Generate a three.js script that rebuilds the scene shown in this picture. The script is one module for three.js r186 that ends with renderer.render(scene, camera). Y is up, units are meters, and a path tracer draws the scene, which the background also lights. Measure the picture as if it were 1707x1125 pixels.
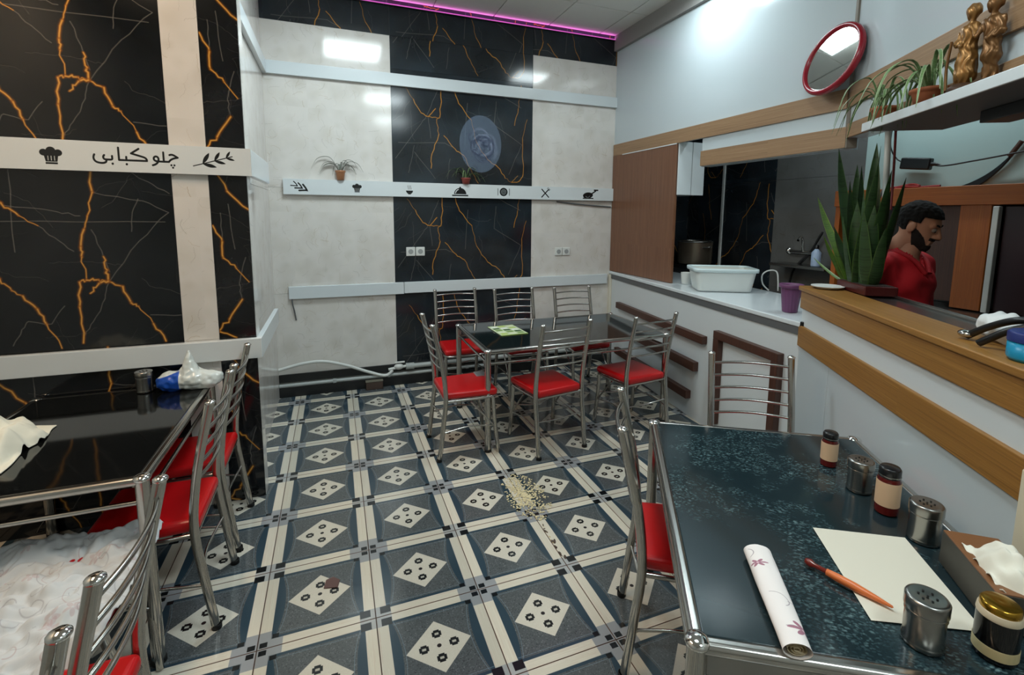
import * as THREE from 'three';
import { RoundedBoxGeometry } from 'three/addons/geometries/RoundedBoxGeometry.js';
import { RectAreaLightUniformsLib } from 'three/addons/lights/RectAreaLightUniformsLib.js';
import { MarchingCubes } from 'three/addons/objects/MarchingCubes.js';
import { ImprovedNoise } from 'three/addons/math/ImprovedNoise.js';
import { mergeGeometries, mergeVertices } from 'three/addons/utils/BufferGeometryUtils.js';

// ---------------------------------------------------------------- camera, light, exposure
const W = 1707, H = 1125, FOCAL = 808.63;
const scene = new THREE.Scene();
const camera = new THREE.PerspectiveCamera(2 * Math.atan(H / 2 / FOCAL) * 180 / Math.PI, W / H, 0.05, 60);
camera.position.set(0.3428, 1.7056, 4.6556);
camera.rotation.set(-0.12516, -0.36811, 0.00862, 'YXZ');
camera.setViewOffset(W, H, -15, 103, W, H);
scene.background = new THREE.Color(0x0a0b0c);
RectAreaLightUniformsLib.init();
const renderer = new THREE.WebGLRenderer();
renderer.toneMapping = THREE.LinearToneMapping;
renderer.toneMappingExposure = 1.68;
renderer.shadowMap.enabled = true;
const LAMP = 10, COOL = [0.86, 1.0, 1.05], WARM = [1.0, 0.72, 0.48];
// ceiling lamps: x, z, size x, size z, strength, tint, label
const CEIL = 3.65;
const LAMPS = [
  [0.62, 1.15, 0.6, 0.6, LAMP * 1.3, COOL, 'square white ceiling light panel nearest the black and cream back wall'],
  [2.92, 1.38, 0.42, 0.42, LAMP * 1.0, COOL, 'square white ceiling light panel close to the white right wall'],
  [1.2, 3.5, 0.6, 0.6, LAMP * 1.15, COOL, 'square white ceiling light panel above the middle of the room'],
  [-0.95, 2.9, 0.4, 1.2, LAMP * 0.85, WARM, 'long warm ceiling light panel above the left dining table'],
  [1.5, 5.4, 0.6, 0.6, LAMP * 0.8, COOL, 'square white ceiling light panel behind the near dining table'],
];

// ---------------------------------------------------------------- helpers
const V = (x, y, z) => new THREE.Vector3(x, y, z);
let seed = 12345;
const rnd = () => { seed = (seed * 1664525 + 1013904223) >>> 0; return seed / 4294967296; };
const rr = (a, b) => a + (b - a) * rnd();
const noise = new ImprovedNoise();
const N = (x, y, z = 0) => noise.noise(x + 31.7, y + 17.3, z + 5.1);
const used = {};
function numbered(n) { const k = used[n] = (used[n] ?? -1) + 1; return k ? `${n}_${String(k).padStart(3, '0')}` : n; }
function shadow(o) { o.castShadow = true; o.receiveShadow = true; return o; }
function obj(name, geo, mat, parent) {
  const g = Array.isArray(geo) ? mergeGeometries(geo.map((q) => { const r = q.index ? q.toNonIndexed() : q; for (const k of Object.keys(r.attributes)) if (!['position', 'normal', 'uv'].includes(k)) r.deleteAttribute(k); return r; })) : geo;
  const m = shadow(new THREE.Mesh(g, mat));
  m.name = parent ? name : numbered(name);
  (parent || scene).add(m);
  return m;
}
function thing(name, label, category, pos = [0, 0, 0], turn = 0, group) {
  const o = new THREE.Group(); o.name = numbered(name); o.position.set(...pos); o.rotation.y = turn; scene.add(o);
  o.userData = { label, category }; if (group) o.userData.group = group;
  return o;
}
function tag(o, label, category, group) { o.userData = { ...o.userData, label, category }; if (group) o.userData.group = group; return o; }
function struct(name, pos = [0, 0, 0], turn = 0) {
  const o = new THREE.Group(); o.name = name; o.position.set(...pos); o.rotation.y = turn; o.userData.kind = 'structure'; scene.add(o); return o;
}
const bx = (w, h, d, x = 0, y = 0, z = 0) => new THREE.BoxGeometry(w, h, d).translate(x, y, z);
const rb = (w, h, d, r, x = 0, y = 0, z = 0) => new RoundedBoxGeometry(w, h, d, 2, Math.min(r, w / 2.01, h / 2.01, d / 2.01)).translate(x, y, z);
const span = (x0, x1, y0, y1, z0, z1) => bx(x1 - x0, y1 - y0, z1 - z0, (x0 + x1) / 2, (y0 + y1) / 2, (z0 + z1) / 2);
const rspan = (x0, x1, y0, y1, z0, z1, r = 0.004) => rb(x1 - x0, y1 - y0, z1 - z0, r, (x0 + x1) / 2, (y0 + y1) / 2, (z0 + z1) / 2);
const tube = (pts, r, seg = 24, rad = 8, closed = false) => new THREE.TubeGeometry(new THREE.CatmullRomCurve3(pts.map((p) => V(...p)), closed, 'centripetal'), seg, r, rad, closed);
const rod = (a, b, r, rad = 10) => { const A = V(...a), B = V(...b), d = B.clone().sub(A), g = new THREE.CylinderGeometry(r, r, d.length(), rad); g.applyQuaternion(new THREE.Quaternion().setFromUnitVectors(V(0, 1, 0), d.normalize())); const c = A.add(B).multiplyScalar(0.5); return g.translate(c.x, c.y, c.z); };
const lathe = (pts, seg = 28, x = 0, y = 0, z = 0) => new THREE.LatheGeometry(pts.map((p) => new THREE.Vector2(...p)), seg).translate(x, y, z);
const ball = (r, x, y, z, sx = 1, sy = 1, sz = 1) => new THREE.SphereGeometry(r, 14, 10).scale(sx, sy, sz).translate(x, y, z);
// set uv from position in metres: fn(x, y, z) -> [u, v]
function uvBy(g, fn) { const p = g.attributes.position, u = g.attributes.uv; for (let i = 0; i < p.count; i++) u.setXY(i, ...fn(p.getX(i), p.getY(i), p.getZ(i))); return g; }
// closed sheet from a height function over a grid
function sheet(fn, nu, nv, thick) {
  const pos = [], uv = [], idx = [];
  for (let s = 0; s < 2; s++) for (let j = 0; j <= nv; j++) for (let i = 0; i <= nu; i++) { const p = fn(i / nu, j / nv); pos.push(p[0], p[1] - s * thick, p[2]); uv.push(i / nu, j / nv); }
  const w = nu + 1, n = w * (nv + 1);
  for (let j = 0; j < nv; j++) for (let i = 0; i < nu; i++) { const a = j * w + i, b = a + 1, c = a + w, d = c + 1; idx.push(a, c, b, b, c, d, n + a, n + b, n + c, n + b, n + d, n + c); }
  const edge = (a, b) => idx.push(a, b, n + a, b, n + b, n + a);
  for (let i = 0; i < nu; i++) { edge(i, i + 1); edge(nv * w + i + 1, nv * w + i); }
  for (let j = 0; j < nv; j++) { edge((j + 1) * w, j * w); edge(j * w + nu, (j + 1) * w + nu); }
  const g = new THREE.BufferGeometry(); g.setAttribute('position', new THREE.Float32BufferAttribute(pos, 3)); g.setAttribute('uv', new THREE.Float32BufferAttribute(uv, 2)); g.setIndex(idx); g.computeVertexNormals(); return g;
}
// signed-distance modelling
const cap = (a, b, ra, rb_) => { const A = V(...a), B = V(...b), ab = B.clone().sub(A), l2 = ab.lengthSq() || 1e-9; return (x, y, z) => { const px = x - A.x, py = y - A.y, pz = z - A.z; const t = Math.min(1, Math.max(0, (px * ab.x + py * ab.y + pz * ab.z) / l2)); return Math.hypot(px - ab.x * t, py - ab.y * t, pz - ab.z * t) - (ra + (rb_ - ra) * t); }; };
const ell = (c, r) => (x, y, z) => { const a = (x - c[0]) / r[0], b = (y - c[1]) / r[1], d = (z - c[2]) / r[2], k = Math.hypot(a, b, d); const k2 = Math.hypot(a / r[0], b / r[1], d / r[2]); return k2 ? k * (k - 1) / k2 : -Math.min(...r); };
const smin = (a, b, k) => { const h = Math.max(k - Math.abs(a - b), 0) / k; return Math.min(a, b) - h * h * k / 4; };
const blend = (fs, k) => (x, y, z) => { let d = fs[0](x, y, z); for (let i = 1; i < fs.length; i++) d = smin(d, fs[i](x, y, z), k); return d; };
function sdf(fn, min, max, res) {
  const mc = new MarchingCubes(res, new THREE.MeshBasicMaterial(), false, false, 400000);
  mc.isolation = 0;
  const h = res / 2, s = [0, 1, 2].map((k) => (max[k] - min[k]) / 2), c = [0, 1, 2].map((k) => (max[k] + min[k]) / 2);
  const k = res / (res - 6);
  let q = 0;
  for (let z = 0; z < res; z++) for (let y = 0; y < res; y++) for (let x = 0; x < res; x++) mc.field[q++] = -fn(c[0] + s[0] * k * (x - h) / h, c[1] + s[1] * k * (y - h) / h, c[2] + s[2] * k * (z - h) / h);
  mc.update();
  const n = mc.count, p = mc.positionArray.slice(0, n * 3);
  for (let i = 0; i < n; i++) for (let a = 0; a < 3; a++) p[i * 3 + a] = c[a] + s[a] * k * p[i * 3 + a];
  let g = new THREE.BufferGeometry(); g.setAttribute('position', new THREE.BufferAttribute(new Float32Array(p), 3));
  g = mergeVertices(g, 1e-5); g.computeVertexNormals();
  g.setAttribute('uv', new THREE.Float32BufferAttribute(new Float32Array(g.attributes.position.count * 2), 2));
  return g;
}
function canvas(w, h, draw, opt = {}) {
  const c = document.createElement('canvas'); c.width = w; c.height = h; const x = c.getContext('2d'); draw(x, w, h);
  const t = new THREE.CanvasTexture(c); t.colorSpace = opt.data ? THREE.NoColorSpace : THREE.SRGBColorSpace; t.anisotropy = 8;
  if (opt.repeat) { t.wrapS = t.wrapT = THREE.RepeatWrapping; t.repeat.set(...opt.repeat); }
  return t;
}
const std = (color, roughness = 0.6, metalness = 0, more = {}) => new THREE.MeshStandardMaterial({ color, roughness, metalness, ...more });
const mapped = (map, roughness = 0.6, metalness = 0, more = {}) => new THREE.MeshStandardMaterial({ map, roughness, metalness, ...more });

// ---------------------------------------------------------------- textures
function poly(x, pts, w, style, jit = 0) {
  x.strokeStyle = style; x.lineWidth = w; x.lineJoin = 'round'; x.lineCap = 'round'; x.beginPath();
  pts.forEach((p, i) => { if (!i) return x.moveTo(...p); const q = pts[i - 1]; for (let k = 1; k <= 4; k++) { const t = k / 4, j = k < 4 ? jit : 0; x.lineTo(q[0] + (p[0] - q[0]) * t + rr(-j, j), q[1] + (p[1] - q[1]) * t + rr(-j, j)); } });
  x.stroke();
}
// black stone with golden and grey veins; lists in metres from the slab's lower left corner
function blackMarble(wm, hm, gold, grey, base = '#14171a', thin = 1, ppm = 620) {
  return canvas(Math.round(wm * ppm), Math.round(hm * ppm), (x, w, h) => {
    x.fillStyle = base; x.fillRect(0, 0, w, h);
    for (let i = 0; i < 260; i++) { const r = rr(30, 150), cx = rr(0, w), cy = rr(0, h), g = x.createRadialGradient(cx, cy, 0, cx, cy, r), c = rnd() < 0.5 ? '40,42,44' : '6,7,9'; g.addColorStop(0, `rgba(${c},0.16)`); g.addColorStop(1, `rgba(${c},0)`); x.fillStyle = g; x.fillRect(cx - r, cy - r, 2 * r, 2 * r); }
    const put = (pts, f) => { for (const dx of [-wm, 0, wm]) for (const dy of [-hm, 0, hm]) f(pts.map((p) => [(p[0] + dx) * ppm, h - (p[1] + dy) * ppm])); };
    for (const l of grey) put(l, (p) => { const s = seed; poly(x, p, 5, 'rgba(70,70,68,0.35)', 3); seed = s; poly(x, p, 1.8, 'rgba(125,120,112,0.7)', 3); });
    const G = (p, a, b, c, j) => { for (let i = 1; i < p.length; i++) { const s0 = seed, k = thin * (0.45 + 0.75 * Math.abs(Math.sin(i * 2.3 + p[0][0] * 0.01))), d = [p[i - 1], p[i]]; poly(x, d, a * k, `rgba(120,62,14,${0.3 * c})`, j); seed = s0; poly(x, d, b * k, `rgba(158,98,34,${0.8 * c})`, j); seed = s0; poly(x, d, b * k * 0.45, `rgba(216,160,74,${0.9 * c})`, j); } };
    for (const l of gold) put(l, (p) => { const s0 = seed; G(p, 13, 7, 1, 5); seed = s0; });
    for (let i = 0; i < 26; i++) { let px = rr(0, w), py = rr(0, h), a = rr(0, 6.3); const q = [[px, py]]; for (let k = 0; k < 4; k++) { a += rr(-0.4, 0.4); px += Math.cos(a) * rr(20, 60); py += Math.sin(a) * rr(20, 60); q.push([px, py]); } poly(x, q, rr(0.7, 1.6), `rgba(140,132,120,${rr(0.15, 0.5)})`, 3); }
  }, { repeat: [1, 1] });
}
const off = (ls, ox, oy) => ls.map((l) => l.map((p) => [p[0] - ox, p[1] - oy]));
// left slab: x -1.655..-0.455, y 0.99..2.00
const LW = 1.2, LH = 1.012, LX = -1.655, LY = 0.99;
const leftTex = blackMarble(LW, LH, off([
  [[-0.8, 2.0], [-0.8, 1.8], [-0.83, 1.68], [-0.85, 1.61], [-0.87, 1.52], [-0.87, 1.47], [-0.86, 1.35], [-0.89, 1.34], [-0.9, 1.21], [-0.9, 1.02]],
  [[-0.86, 1.35], [-0.81, 1.35], [-0.77, 1.34], [-0.71, 1.31], [-0.68, 1.22], [-0.65, 1.2], [-0.59, 1.1], [-0.54, 1.0]],
  [[-0.77, 1.34], [-0.77, 1.4], [-0.78, 1.47]], [[-0.77, 1.34], [-0.81, 1.33], [-0.85, 1.28]],
  [[-1.3, 1.52], [-1.2, 1.37], [-1.16, 1.31], [-1.12, 1.28], [-1.07, 1.21], [-1.04, 1.13], [-0.99, 1.0]],
  [[-1.26, 1.86], [-1.16, 1.74], [-1.1, 1.68], [-1.03, 1.63]], [[-1.3, 1.52], [-1.42, 1.7], [-1.5, 1.95]], [[-1.6, 1.2], [-1.45, 1.4], [-1.3, 1.52]]], LX, LY),
off([[[-0.77, 1.33], [-0.79, 1.25], [-0.85, 1.13], [-0.89, 1.06]], [[-0.77, 1.33], [-0.62, 1.55], [-0.48, 1.7], [-0.59, 1.76], [-0.8, 1.8]], [[-0.82, 1.61], [-0.78, 1.47], [-0.76, 1.39]], [[-1.16, 1.73], [-0.95, 1.7], [-0.86, 1.68]], [[-1.2, 1.65], [-0.5, 1.65]], [[-0.61, 1.77], [-0.64, 1.7], [-0.65, 1.6]], [[-0.6, 1.15], [-0.46, 1.14]], [[-1.18, 1.03], [-1.14, 1.11], [-1.11, 1.15], [-1.02, 1.13], [-0.96, 1.22]], [[-1.03, 1.63], [-0.97, 1.57], [-0.9, 1.5]], [[-1.12, 1.9], [-1.13, 1.5]], [[-0.7, 1.95], [-0.56, 1.86], [-0.47, 1.8]]], LX, LY));
// narrow strip right of the beige one: x -0.285..-0.1
const stripTex = blackMarble(0.4, LH, off([
  [[-0.28, 1.63], [-0.24, 1.54], [-0.24, 1.45], [-0.18, 1.39], [-0.12, 1.31]], [[-0.28, 1.04], [-0.23, 1.1], [-0.16, 1.21]], [[-0.27, 1.98], [-0.2, 1.82], [-0.1, 1.72]], [[-0.28, 1.03], [-0.2, 0.99]]], -0.285, LY),
off([[[-0.16, 1.21], [-0.17, 1.3], [-0.13, 1.45]], [[-0.2, 1.75], [-0.18, 1.5]], [[-0.24, 1.7], [-0.24, 1.55]]], -0.285, LY));
// back wall slab, base colour lifted to slate blue for reflected room light: x 0.89..2.33, y 2.0..3.05
const BW = 1.44, BH = 1.05, BX = 0.89, BY = 2.0;
const backTex = blackMarble(BW, BH, off([
  [[1.02, 2.9], [1.1, 2.79], [1.17, 2.67], [1.24, 2.64], [1.31, 2.64], [1.35, 2.64]], [[1.36, 2.98], [1.37, 2.79], [1.35, 2.64], [1.32, 2.62], [1.34, 2.48], [1.27, 2.29], [1.26, 2.15]], [[1.24, 2.64], [1.31, 2.72]],
  [[1.47, 3.0], [1.5, 2.92], [1.54, 2.79], [1.67, 2.64], [1.72, 2.43], [1.84, 2.26], [1.95, 2.19], [2.03, 2.08], [2.1, 2.04], [2.18, 2.05], [2.23, 2.13], [2.22, 2.5], [2.27, 2.69]], [[1.39, 2.47], [1.5, 2.35], [1.59, 2.29], [1.66, 2.16], [1.74, 2.02]], [[2.2, 3.02], [2.19, 2.92], [2.17, 2.79], [2.13, 2.62]], [[2.1, 2.04], [2.17, 2.11]]], BX, BY),
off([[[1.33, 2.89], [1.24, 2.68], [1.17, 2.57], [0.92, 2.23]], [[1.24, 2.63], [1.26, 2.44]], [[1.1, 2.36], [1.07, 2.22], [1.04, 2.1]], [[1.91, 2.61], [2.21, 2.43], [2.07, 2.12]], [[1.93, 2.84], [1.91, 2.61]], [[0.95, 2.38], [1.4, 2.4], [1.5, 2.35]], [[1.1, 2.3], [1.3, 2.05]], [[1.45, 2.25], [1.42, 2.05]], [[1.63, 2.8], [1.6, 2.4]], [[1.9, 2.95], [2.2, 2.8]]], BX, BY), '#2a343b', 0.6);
const creamTex = canvas(1024, 1024, (x, w, h) => {
  x.fillStyle = '#d9d5d0'; x.fillRect(0, 0, w, h);
  for (let i = 0; i < 200; i++) { const r = rr(30, 120), cx = rr(0, w), cy = rr(0, h), g = x.createRadialGradient(cx, cy, 0, cx, cy, r), c = rnd() < 0.5 ? '226,221,214' : '196,190,180'; g.addColorStop(0, `rgba(${c},0.25)`); g.addColorStop(1, `rgba(${c},0)`); x.fillStyle = g; x.fillRect(cx - r, cy - r, 2 * r, 2 * r); }
  for (let i = 0; i < 95; i++) { let px = rr(0, w), py = rr(0, h), a = rr(0, 6.3); const pts = [[px, py]]; for (let k = 0; k < 5; k++) { a += rr(-0.7, 0.7); px += Math.cos(a) * rr(10, 30); py += Math.sin(a) * rr(10, 30); pts.push([px, py]); } poly(x, pts, rr(0.8, 2.6), `rgba(${rnd() < 0.4 ? '150,125,90' : '150,145,138'},${rr(0.25, 0.6)})`, 3); }
}, { repeat: [1, 1] });
function woodTex(base, dark, light, n = 260, w = 1024, h = 256) {
  return canvas(w, h, (x) => {
    x.fillStyle = base; x.fillRect(0, 0, w, h);
    for (let i = 0; i < n; i++) { const y = rr(0, h), a = rr(2, 10), f = rr(0.002, 0.008), p = rr(0, 6); x.strokeStyle = rnd() < 0.55 ? dark : light; x.globalAlpha = rr(0.05, 0.3); x.lineWidth = rr(0.6, 3.2); x.beginPath(); const x0 = rr(-200, w), x1 = x0 + rr(150, 800); for (let t = x0; t < x1; t += 12) x.lineTo(t, y + a * Math.sin(t * f + p)); x.stroke(); }
    x.globalAlpha = 1;
  }, { repeat: [1, 1] });
}
const oakTex = woodTex('#93672e', '#5f3d16', '#b98d4a'), paleOakTex = woodTex('#98795a', '#664b33', '#bb9c7a'), brownTex = woodTex('#77513b', '#4a2b20', '#9c7557'), orangeTex = woodTex('#a3561c', '#6b310c', '#c97a34'), darkWoodTex = woodTex('#4a2d22', '#27150f', '#6b4636');
brownTex.rotation = Math.PI / 2;
const GR = (x, w, h, n, a) => { for (let i = 0; i < n; i++) { const v = rr(25, 150) | 0; x.fillStyle = `rgba(${v},${v + 4},${v + 6},${a})`; x.fillRect(rr(0, w), rr(0, h), rr(1.5, 6), rr(1.5, 6)); } };
// one floor tile: cream strips along the edges, navy lines, granite field, cream diamond with five marks
function tileTex(worn) {
  return canvas(512, 512, (x, S) => {
    x.fillStyle = '#53585a'; x.fillRect(0, 0, S, S); GR(x, S, S, 7000, 0.45);
    const cx = 0.1 * S, cy = 0.085 * S;                       // half widths of the strips
    x.fillStyle = '#31434f';                                    // navy bands, bowed on their inner side
    for (const m of [0, 1]) { x.save(); if (m) { x.translate(S, S); x.rotate(Math.PI); } x.beginPath(); x.moveTo(cx, 0); x.quadraticCurveTo(cx + 0.17 * S, S / 2, cx, S); x.fill(); x.fillRect(cx, 0, 0.03 * S, S); x.fillRect(0, cy, S, 0.03 * S); x.strokeStyle = 'rgba(128,155,172,0.6)'; x.lineWidth = 2.2; x.beginPath(); x.moveTo(cx + 0.02 * S, 0.03 * S); x.quadraticCurveTo(cx + 0.2 * S, S / 2, cx + 0.02 * S, 0.97 * S); x.stroke(); x.beginPath(); x.moveTo(0.1 * S, cy + 0.05 * S); x.lineTo(0.9 * S, cy + 0.05 * S); x.stroke(); x.restore(); }
    x.fillStyle = '#d2cbbb'; x.fillRect(0, 0, cx, S); x.fillRect(S - cx, 0, cx, S); x.fillRect(0, 0, S, cy); x.fillRect(0, S - cy, S, cy);
    for (let i = 0; i < 60; i++) { const v = rnd() < 0.5; x.strokeStyle = rnd() < 0.5 ? 'rgba(190,150,130,0.3)' : 'rgba(238,232,220,0.4)'; x.lineWidth = rr(0.6, 2); const a = rr(0, S), l = rr(40, 200), side = rnd() < 0.5 ? 0 : 1; x.beginPath(); if (v) { const q = rr(0, cx) + side * (S - cx); x.moveTo(q, a); x.lineTo(q + rr(-2, 2), a + l); } else { const q = rr(0, cy) + side * (S - cy); x.moveTo(a, q); x.lineTo(a + l, q + rr(-2, 2)); } x.stroke(); }
    // diamond
    const m = S / 2, a = 0.29 * S, b = 0.275 * S;
    x.fillStyle = '#cfc9bb'; x.beginPath(); x.moveTo(m - a, m); x.lineTo(m, m - b); x.lineTo(m + a, m); x.lineTo(m, m + b); x.fill();
    x.save(); x.beginPath(); x.moveTo(m - a, m); x.lineTo(m, m - b); x.lineTo(m + a, m); x.lineTo(m, m + b); x.clip();
    for (let i = 0; i < 1500; i++) { x.fillStyle = rnd() < 0.5 ? 'rgba(170,160,140,0.3)' : 'rgba(235,230,220,0.35)'; x.fillRect(rr(m - a, m + a), rr(m - b, m + b), 2, 2); } x.restore();
    const mark = (u, v) => { x.save(); x.translate(m + u * S, m + v * S); x.fillStyle = '#1d1f20'; x.fillRect(-0.042 * S, -0.026 * S, 0.084 * S, 0.052 * S); x.fillRect(-0.026 * S, -0.042 * S, 0.052 * S, 0.084 * S); x.fillStyle = '#b5b0a4'; x.fillRect(-0.018 * S, -0.012 * S, 0.036 * S, 0.024 * S); x.restore(); };
    mark(0.135, 0); mark(-0.135, 0); mark(0, 0.128); mark(0, -0.128);
    x.fillStyle = '#2a2526'; x.beginPath(); x.arc(m, m, 0.02 * S, 0, 7); x.fill();
    // corners: small squares at two, large at the other two
    for (const [sx, sy, big] of [[0, 0, 0], [1, 1, 0], [1, 0, 1], [0, 1, 1]]) {
      x.save(); x.translate(sx * S, sy * S); x.scale(sx ? -1 : 1, sy ? -1 : 1);
      const strip = (a, b) => { x.fillRect(0, 0, a * S, cy); x.fillRect(0, 0, cx, b * S); };
      if (big) { x.fillStyle = '#a7a9a8'; strip(0.14, 0.12); x.fillStyle = '#181b1d'; x.fillRect(0.042 * S, 0.03 * S, 0.095 * S, 0.085 * S); }
      else { x.fillStyle = '#94979a'; strip(0.2, 0.18); x.fillStyle = 'rgba(110,116,122,0.9)'; x.fillRect(cx, cy, 0.05 * S, 0.045 * S); x.fillStyle = '#181b1d'; x.fillRect(0.014 * S, 0.012 * S, 0.062 * S, 0.054 * S); x.fillRect(0.108 * S, 0.09 * S, 0.055 * S, 0.048 * S); }
      x.restore();
    }
    if (worn) { x.fillStyle = 'rgba(58,44,36,0.85)'; for (let i = 0; i < 12; i++) { x.beginPath(); x.ellipse(rr(0, cx * 0.4), rr(0.15, 0.95) * S, rr(2, 9), rr(4, 22), rr(-0.4, 0.4), 0, 7); x.fill(); } x.fillStyle = 'rgba(190,170,120,0.8)'; for (let i = 0; i < 14; i++) { x.beginPath(); x.ellipse(rr(0, cx * 0.5), rr(0.2, 0.95) * S, rr(1, 5), rr(2, 10), 0, 0, 7); x.fill(); } }
    x.strokeStyle = 'rgba(112,84,72,0.85)'; x.lineWidth = 1.8; x.strokeRect(0, 0, S, S);
  });
}
// ---------------------------------------------------------------- materials
const M = {
  left: mapped(leftTex, 0.09), strip: mapped(stripTex, 0.09), back: mapped(backTex, 0.12), cream: mapped(creamTex, 0.1),
  white: std(0xd3dadd, 0.16), wallWhite: std(0xc3ced3, 0.14), plain: std(0xb9bab5, 0.7), ceiling: std(0xd2d1cc, 0.85), dark: std(0x1b1c1d, 0.35), blackStone: std(0x101214, 0.25),
  oak: mapped(oakTex, 0.42), paleOak: mapped(paleOakTex, 0.45), brown: mapped(brownTex, 0.3), orange: mapped(orangeTex, 0.4), darkWood: mapped(darkWoodTex, 0.45),
  chrome: std(0xbab8b3, 0.19, 1), chromeCap: std(0xdcdcda, 0.08, 1), steel: std(0x9b9a96, 0.26, 1), alu: std(0xaaaca9, 0.38, 1),
  red: std(0xb80d12, 0.3), silver: std(0xb9bcc0, 0.35, 0.8), black: std(0x0c0c0d, 0.3), rubber: std(0x161616, 0.7), pipe: std(0xa9aeac, 0.45), pvc: std(0xd8dad6, 0.4),
  teal: std(0xa3b9b6, 0.75), greyMarble: mapped(creamTex, 0.25, 0, { color: 0x77797a }), grey: std(0x5e6062, 0.5), terracotta: std(0x9a5632, 0.7), leaf: std(0x2c4a1e, 0.5), soil: std(0x2b2019, 0.95),
};

// ---------------------------------------------------------------- the setting
const floor = struct('floor');
obj('floor_slab', span(-1.8, 4.6, -0.12, -0.009, -0.5, 6.8), std(0x4c4440, 0.8), floor);
{
  const T = 0.45, tg = uvBy(bx(T - 0.003, 0.012, T - 0.003, 0, -0.006, 0), (x, y, z) => [x / (T - 0.003) + 0.5, 0.5 - z / (T - 0.003)]);
  const tm = [0, 1, 2, 3].map((i) => mapped(tileTex(i === 3), 0.13, 0, { color: [0xffffff, 0xf2f2f0, 0xe9ebec, 0xffffff][i] }));
  const flip = uvBy(tg.clone(), (x, y, z) => [0.5 - x / (T - 0.003), 0.5 - z / (T - 0.003)]);
  const wornAt = ['3,5', '3,6', '1,7'];
  for (let j = -1; j < 13; j++) for (let i = -4; i < 8; i++) {
    const worn = wornAt.includes(`${i},${j}`), even = (i + j) % 2 === 0;
    const t = obj('floor_tile', even ? tg : flip, tm[worn ? 3 : (i * 7 + j * 3 + 70) % 3], floor);
    t.position.set((i + 0.5) * T, 0, (j + 0.5) * T);
  }
}
const ceiling = struct('ceiling');
obj('ceiling_slab', span(-1.8, 4.6, CEIL + 0.012, CEIL + 0.12, -0.5, 6.8), std(0x8b8b88, 0.9), ceiling);
{ const pg = rb(0.592, 0.012, 0.592, 0.003); for (let i = 0; i < 9; i++) for (let j = 0; j < 12; j++) { const p = obj('ceiling_panel', pg, M.ceiling, ceiling); p.position.set(-1.4 + i * 0.6, CEIL + 0.006, 0.1 + j * 0.6); } }

const slabY = (y) => y;
const wallBack = struct('wall_back');
obj('wall_core', span(-0.3, 4.6, 0, CEIL, -0.5, -0.212), M.plain, wallBack);
const ZB = -0.2;
function panel(parent, x0, x1, y0, y1, mat, W0, H0, X0, Y0, z = ZB) { return obj('marble_panel', uvBy(span(x0 + 0.001, x1 - 0.001, y0 + 0.001, y1 - 0.001, z - 0.012, z), (x, y) => [(x - X0) / W0, (y - Y0) / H0]), mat, parent); }
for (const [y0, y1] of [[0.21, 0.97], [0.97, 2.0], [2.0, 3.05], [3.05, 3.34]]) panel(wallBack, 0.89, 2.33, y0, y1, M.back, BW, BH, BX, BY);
for (const [y0, y1] of [[0.14, 0.97], [0.97, 1.93], [1.93, 2.95], [2.95, 3.34]]) { panel(wallBack, -0.2, 0.89, y0, y1, M.cream, 0.9, 0.9, rr(0, 9), rr(0, 9)); panel(wallBack, 2.33, 3.34, y0, y1, M.cream, 0.9, 0.9, rr(0, 9), rr(0, 9)); }
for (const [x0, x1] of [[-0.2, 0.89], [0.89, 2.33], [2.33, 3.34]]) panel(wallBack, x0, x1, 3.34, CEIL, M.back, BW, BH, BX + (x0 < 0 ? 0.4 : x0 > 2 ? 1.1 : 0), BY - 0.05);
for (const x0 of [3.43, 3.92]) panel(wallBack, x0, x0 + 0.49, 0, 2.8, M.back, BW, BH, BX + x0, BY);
// rails on the back wall
const trimBox = (n, ...a) => { const t = obj('trim', rspan(...a), M.white); t.name = n; t.userData.kind = 'structure'; return t; };
trimBox('trim_1', -0.18, 3.33, 2.89, 3.0, ZB, -0.165);
trimBox('trim_2', -0.06, 0.97, 0.92, 1.035, ZB, -0.168);
trimBox('trim_3', 0.974, 3.27, 0.925, 1.035, ZB, -0.168);
{ const t = obj('trim', [rspan(-0.18, 3.3, 0, 0.09, ZB, -0.16), rspan(-0.18, 3.3, 0.135, 0.21, ZB - 0.02, -0.19)], M.dark); t.name = 'baseboard_back'; t.userData.kind = 'structure'; }

const wallReturn = struct('wall_left_return');
obj('wall_core', span(-0.3, -0.195, 0, CEIL, -0.21, 1.4), M.plain, wallReturn);
for (const [y0, y1] of [[0, 0.94], [0.94, 1.9], [1.9, 2.9], [2.9, CEIL]]) obj('marble_panel', uvBy(span(-0.195, -0.18, y0 + 0.001, y1 - 0.001, -0.2, 1.5), (x, y, z) => [z / 0.9 + 0.3, y / 0.9]), M.cream, wallReturn);
trimBox('trim_4', -0.18, -0.145, 2.89, 3.0, -0.165, 1.5);

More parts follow.
